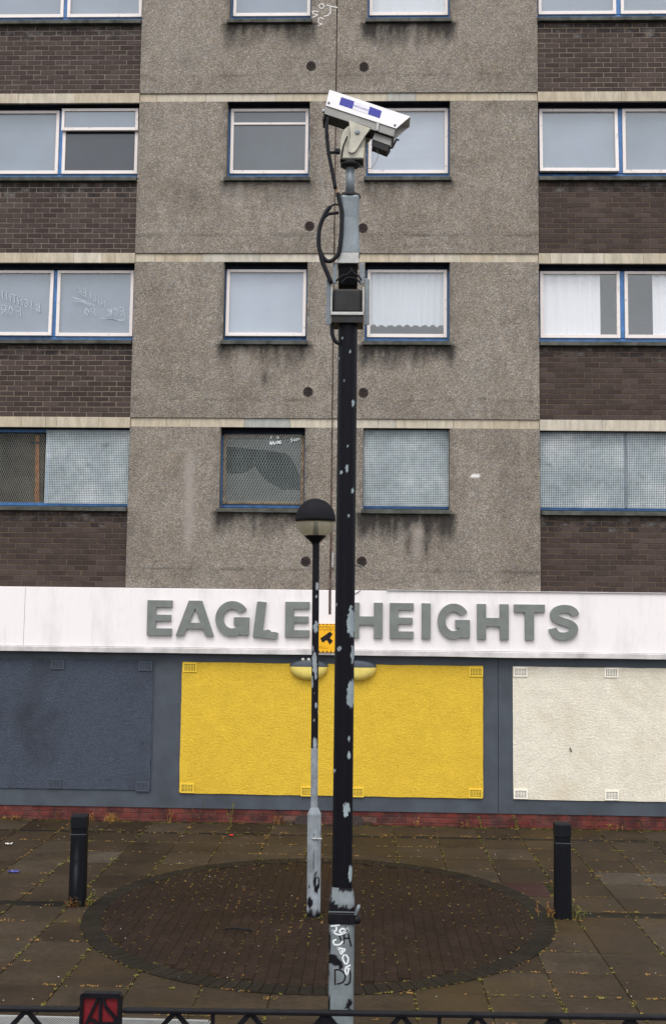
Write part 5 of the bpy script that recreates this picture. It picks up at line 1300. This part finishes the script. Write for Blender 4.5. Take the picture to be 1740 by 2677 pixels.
# ---- drain grating behind the railing
dr = thing('drain_grate', (-2.3, -7.85, 0), 'pale galvanised slot drain grating behind the railing at lower left', 'drain grate')
gx0, gx1, gy0, gy1 = -3.4, -1.185, -7.93, -7.70
MB().box(gx0, gx1, gy0, gy1, .002, .006).build('pit', MT['black'], dr)
MB().box(gx0, gx1, gy1 - .016, gy1, .0062, .014).build('rim', MT['galv_light'], dr); MB().box(gx0, gx1, gy0, gy0 + .016, .0062, .014).build('rim', MT['galv_light'], dr)
bars = MB(); k = 0; x = gx0
while x < gx1 - .01:
    bars.v += [(x, gy0 + .017, .0125), (x + .008, gy0 + .017, .0125), (x + .008 + .045, gy1 - .017, .0125), (x + .045, gy1 - .017, .0125)] + [(x, gy0 + .017, .0065), (x + .008, gy0 + .017, .0065), (x + .053, gy1 - .017, .0065), (x + .045, gy1 - .017, .0065)]
    i = len(bars.v) - 8
    for f in ((0, 1, 2, 3), (0, 4, 5, 1), (1, 5, 6, 2), (3, 7, 4, 0)): bars.f.append(tuple(i + q for q in f)); bars.mi.append(0)
    x += .021
bars.build('grate_bars', MT['galv_light'], dr, kind='stuff')

# ================================================================== WEEDS, MOSS, LITTER
def blade(m, x, y, z, h, lean, az, wd):
    dx, dy = math.cos(az), math.sin(az); px, py = -dy * wd, dx * wd
    mx, my, mz = x + dx * lean * .4, y + dy * lean * .4, z + h * .6
    tx, ty, tz = x + dx * lean, y + dy * lean, z + h
    m.q((x - px, y - py, z), (x + px, y + py, z), (mx + px * .7, my + py * .7, mz), (mx - px * .7, my - py * .7, mz)); m.q((mx - px * .7, my - py * .7, mz), (mx + px * .7, my + py * .7, mz), (tx, ty, tz))
def leaf(m, x, y, z, size, az, tilt):
    c, s = math.cos(az), math.sin(az); u = Vector((c * math.cos(tilt), s * math.cos(tilt), math.sin(tilt))); v = Vector((-s, c, 0)); p = Vector((x, y, z))
    m.q(p, p + u * size * .5 - v * size * .3, p + u * size, p + u * size * .5 + v * size * .3)
mo = MB()
def tuft(x, y, r, kind, n):
    for _ in range(n):
        a = random.random() * 2 * PI; d = r * math.sqrt(random.random()); mo.cur = kind if random.random() < .75 else random.choice((0, 1, 1, 2))
        blade(mo, x + d * math.cos(a) * 1.5, y + d * math.sin(a) * .8, .004, random.uniform(.003, .009) * (1 + r * 14), random.uniform(.008, .026), random.random() * 2 * PI, random.uniform(.0018, .0042))
random.seed(23)
for k, yj in enumerate(YJ):
    for c in range(640):
        x = random.uniform(-6, 5.2)
        if math.hypot(x - CX, yj - CY) < CR - .02: continue
        dens = .5 + .9 * nz(x * .9, yj * 2.0, 7)
        if random.random() > max(0, dens) * .22: continue
        tuft(x, yj + random.uniform(-.012, .012), random.uniform(.006, .022), 0 if nz(x * 1.1, yj, 3) > -.12 else 1, random.randint(4, 11))
for xj in XJ:
    for c in range(480):
        y = random.uniform(-8.2, -.1)
        if math.hypot(xj - CX, y - CY) < CR - .02: continue
        dens = .5 + .9 * nz(xj * 2.0, y * .9, 11)
        if random.random() > max(0, dens) * .30: continue
        tuft(xj + random.uniform(-.010, .010), y, random.uniform(.004, .018), 0 if nz(xj, y * 1.1, 5) > 0.16 else 1, random.randint(4, 10))
for c in range(95):                                          # larger clumps
    if random.random() < .5: x, y = random.uniform(-6, 5), random.choice(YJ[1:14])
    else: x, y = random.choice(XJ), random.uniform(-8, -.3)
    if math.hypot(x - CX, y - CY) < CR: continue
    tuft(x, y, random.uniform(.03, .06), random.choice((0, 0, 0, 1)), random.randint(18, 36))
for c in range(1900):                                         # in the joints of the circle
    a = random.random() * 2 * PI; d = CR * math.sqrt(random.random()); x, y = CX + d * math.cos(a), CY + d * math.sin(a)
    x = CX + (round((x - CX) / .103 - .5) + .5) * .103
    if nz(x * .8, y * .8, 21) + .35 < random.random() * .7: continue
    tuft(x, y, random.uniform(.003, .009), random.choice((1, 1, 0, 0)), random.randint(2, 6))
for c in range(260):                                         # round the rim
    a = random.random() * 2 * PI; d = random.choice((CR, CR, RIN)); tuft(CX + d * math.cos(a), CY + d * math.sin(a), random.uniform(.004, .016), random.choice((1, 1, 0)), random.randint(3, 8))
for bx_, by_, br in ((-3.066, -4.50, .10), (2.066, -4.66, .10), (-.519, -4.825, .085), (-.153, -8.614, .10)):
    for c in range(46):
        a = random.random() * 2 * PI; tuft(bx_ + br * math.cos(a), by_ + br * math.sin(a), .012, random.choice((0, 1, 1, 2)), random.randint(3, 7))
mo.build('joint_moss', [MT['straw'], MT['yellowgreen'], MT['leaf']], kind='stuff')
cr = MB()
for c in range(270):
    x, y = random.uniform(-5.6, 4.6), random.uniform(-8, -.3); s = random.uniform(.0025, .0065); a = random.random() * 3
    cr.cur = 0 if random.random() < .6 else 1
    z = .013
    P = [(x + s * math.cos(a + k * 1.9) * 1.3, y + s * math.sin(a + k * 1.9), z) for k in range(3)] + [(x, y, z + s)]
    for f in ((0, 1, 3), (1, 2, 3), (2, 0, 3), (0, 2, 1)): cr.q(P[f[0]], P[f[1]], P[f[2]])
cr.build('litter_specks', [MT['litterwhite'], MT['batten']], kind='stuff')

def weed(x, y, h, n, kind, label, spread=.06, leafy=True, group=None):
    m = MB()
    cols = {'green': (2, 1), 'dry': (0, 0), 'russet': (3, 0), 'mixed': (2, 3)}[kind]
    for s in range(n):
        bx_, by_ = x + random.uniform(-spread, spread), y - random.uniform(0, .03); hh = h * random.uniform(.45, 1.0); az = random.random() * 2 * PI; ln = hh * random.uniform(.1, .5)
        tx, ty = bx_ + ln * math.cos(az), by_ - abs(ln * math.sin(az)) * .5
        m.cur = cols[1]; m.tube([(bx_, by_, -.005), ((bx_ + tx) / 2, (by_ + ty) / 2, hh * .55), (tx, ty, hh)], [.003, .0025, .0015], 5, caps=False)
        if leafy:
            for k in range(int(5 + hh * 40)):
                t = random.uniform(.2, 1); m.cur = random.choice(cols); leaf(m, bx_ + (tx - bx_) * t, by_ + (ty - by_) * t, hh * t, random.uniform(.018, .04), random.random() * 2 * PI, random.uniform(-.3, .9))
        else:
            for k in range(7): m.cur = cols[0]; blade(m, bx_ + random.uniform(-.02, .02), by_, 0, hh * random.uniform(.5, 1), random.uniform(.02, .12), random.random() * 2 * PI, .0025)
    o = m.build('weed', [MT['straw'], MT['yellowgreen'], MT['leaf'], MT['russet']], origin=(x, y, 0))
    return tag(o, label, 'weed', group)
wx = lambda px: -5.464 + px * .005683
weed(wx(31), -.03, .09, 9, 'dry', 'straw tuft at the wall foot near the left photo edge', .10, False)
weed(wx(163), -.03, .20, 3, 'mixed', 'small leafy weed at the wall foot just left of the left bollard')
weed(wx(246), -.03, .16, 4, 'russet', 'thin reddish weed at the wall foot just right of the left bollard')
weed(wx(306), -.08, .14, 14, 'dry', 'wide orange straw tuft below the slate panel corner', .12, False)
weed(wx(452), -.03, .22, 4, 'russet', 'dark russet weed below the grey pier left of yellow panel')
weed(wx(518), -.03, .36, 3, 'mixed', 'tall thin weed under the left end of the yellow panel')
weed(wx(614), -.03, .34, 4, 'green', 'tall green weed under the yellow panel, left of the lamp', .03)
weed(wx(745), -.05, .17, 7, 'russet', 'spreading russet weed clump left of the lamp base by the wall', .11)
weed(wx(1092), -.03, .17, 4, 'russet', 'low reddish weed at the wall foot right of the camera pole')
weed(wx(1222), -.03, .12, 5, 'russet', 'short brown weed below the yellow panel right corner', .07)
weed(wx(1268), -.03, .17, 3, 'green', 'small green weed below the grey pier right of yellow panel')
weed(wx(1350), -.03, .22, 4, 'green', 'bushy green weed at the wall below the cream panel corner', .05)
weed(wx(1555), -.03, .30, 3, 'mixed', 'tall sprawling weed at the wall right of the right bollard', .04)
weed(wx(1605), -.03, .10, 7, 'russet', 'low red-brown weeds between the two tall ones by the wall', .13)
weed(wx(1669), -.03, .24, 4, 'mixed', 'upright weed at the wall foot near the right photo edge', .06)
weed(-3.08, -4.63, .11, 9, 'mixed', 'leafy weed patch in front of the scuffed left bollard', .15)
weed(-2.93, -4.58, .16, 4, 'green', 'green sprig growing beside the scuffed left bollard', .04)
weed(2.22, -4.68, .19, 6, 'green', 'fresh green weed against the right side of the right bollard', .06)
weed(1.86, -4.68, .17, 9, 'russet', 'brown dying weed against the left side of the right bollard', .12)

def wrapper(name, x, y, sx, sy, mat, label, cat, hgt=.03):
    m = MB(); n = 5
    for j in range(n):
        for i in range(n): m.v.append((x + (i / 4 - .5) * sx + .01 * nz(i, j), y + (j / 4 - .5) * sy, .012 + hgt * max(0, .3 + nz(i * 1.3 + x, j * 1.7 + y))))
    for j in range(n - 1):
        for i in range(n - 1): a = j * n + i; m.f.append((a, a + 1, a + n + 1, a + n)); m.mi.append(0)
    return tag(m.build(name, mat, origin=(x, y, 0)), label, cat)
wrapper('food_wrapper', -4.17, -3.25, .13, .06, MT['litterblue'], 'crumpled blue wrapper on the paving at far left', 'litter')
wrapper('paper_scrap', -4.72, -1.78, .09, .06, MT['litterwhite'], 'small white paper scrap on the paving at far left', 'litter', .025)
wrapper('plastic_scrap', -1.857, -.99, .06, .06, MT['litterred'], 'tiny red plastic scrap on the paving near the wall', 'litter', .03)
st = MB().tube(spline([(-1.365, -5.36, .018), (-1.23, -5.37, .026), (-1.095, -5.405, .018)], 4), .008, 6).build('stick', MT['rubber'])
tag(st, 'thin dark stick lying on the brick circle', 'stick')
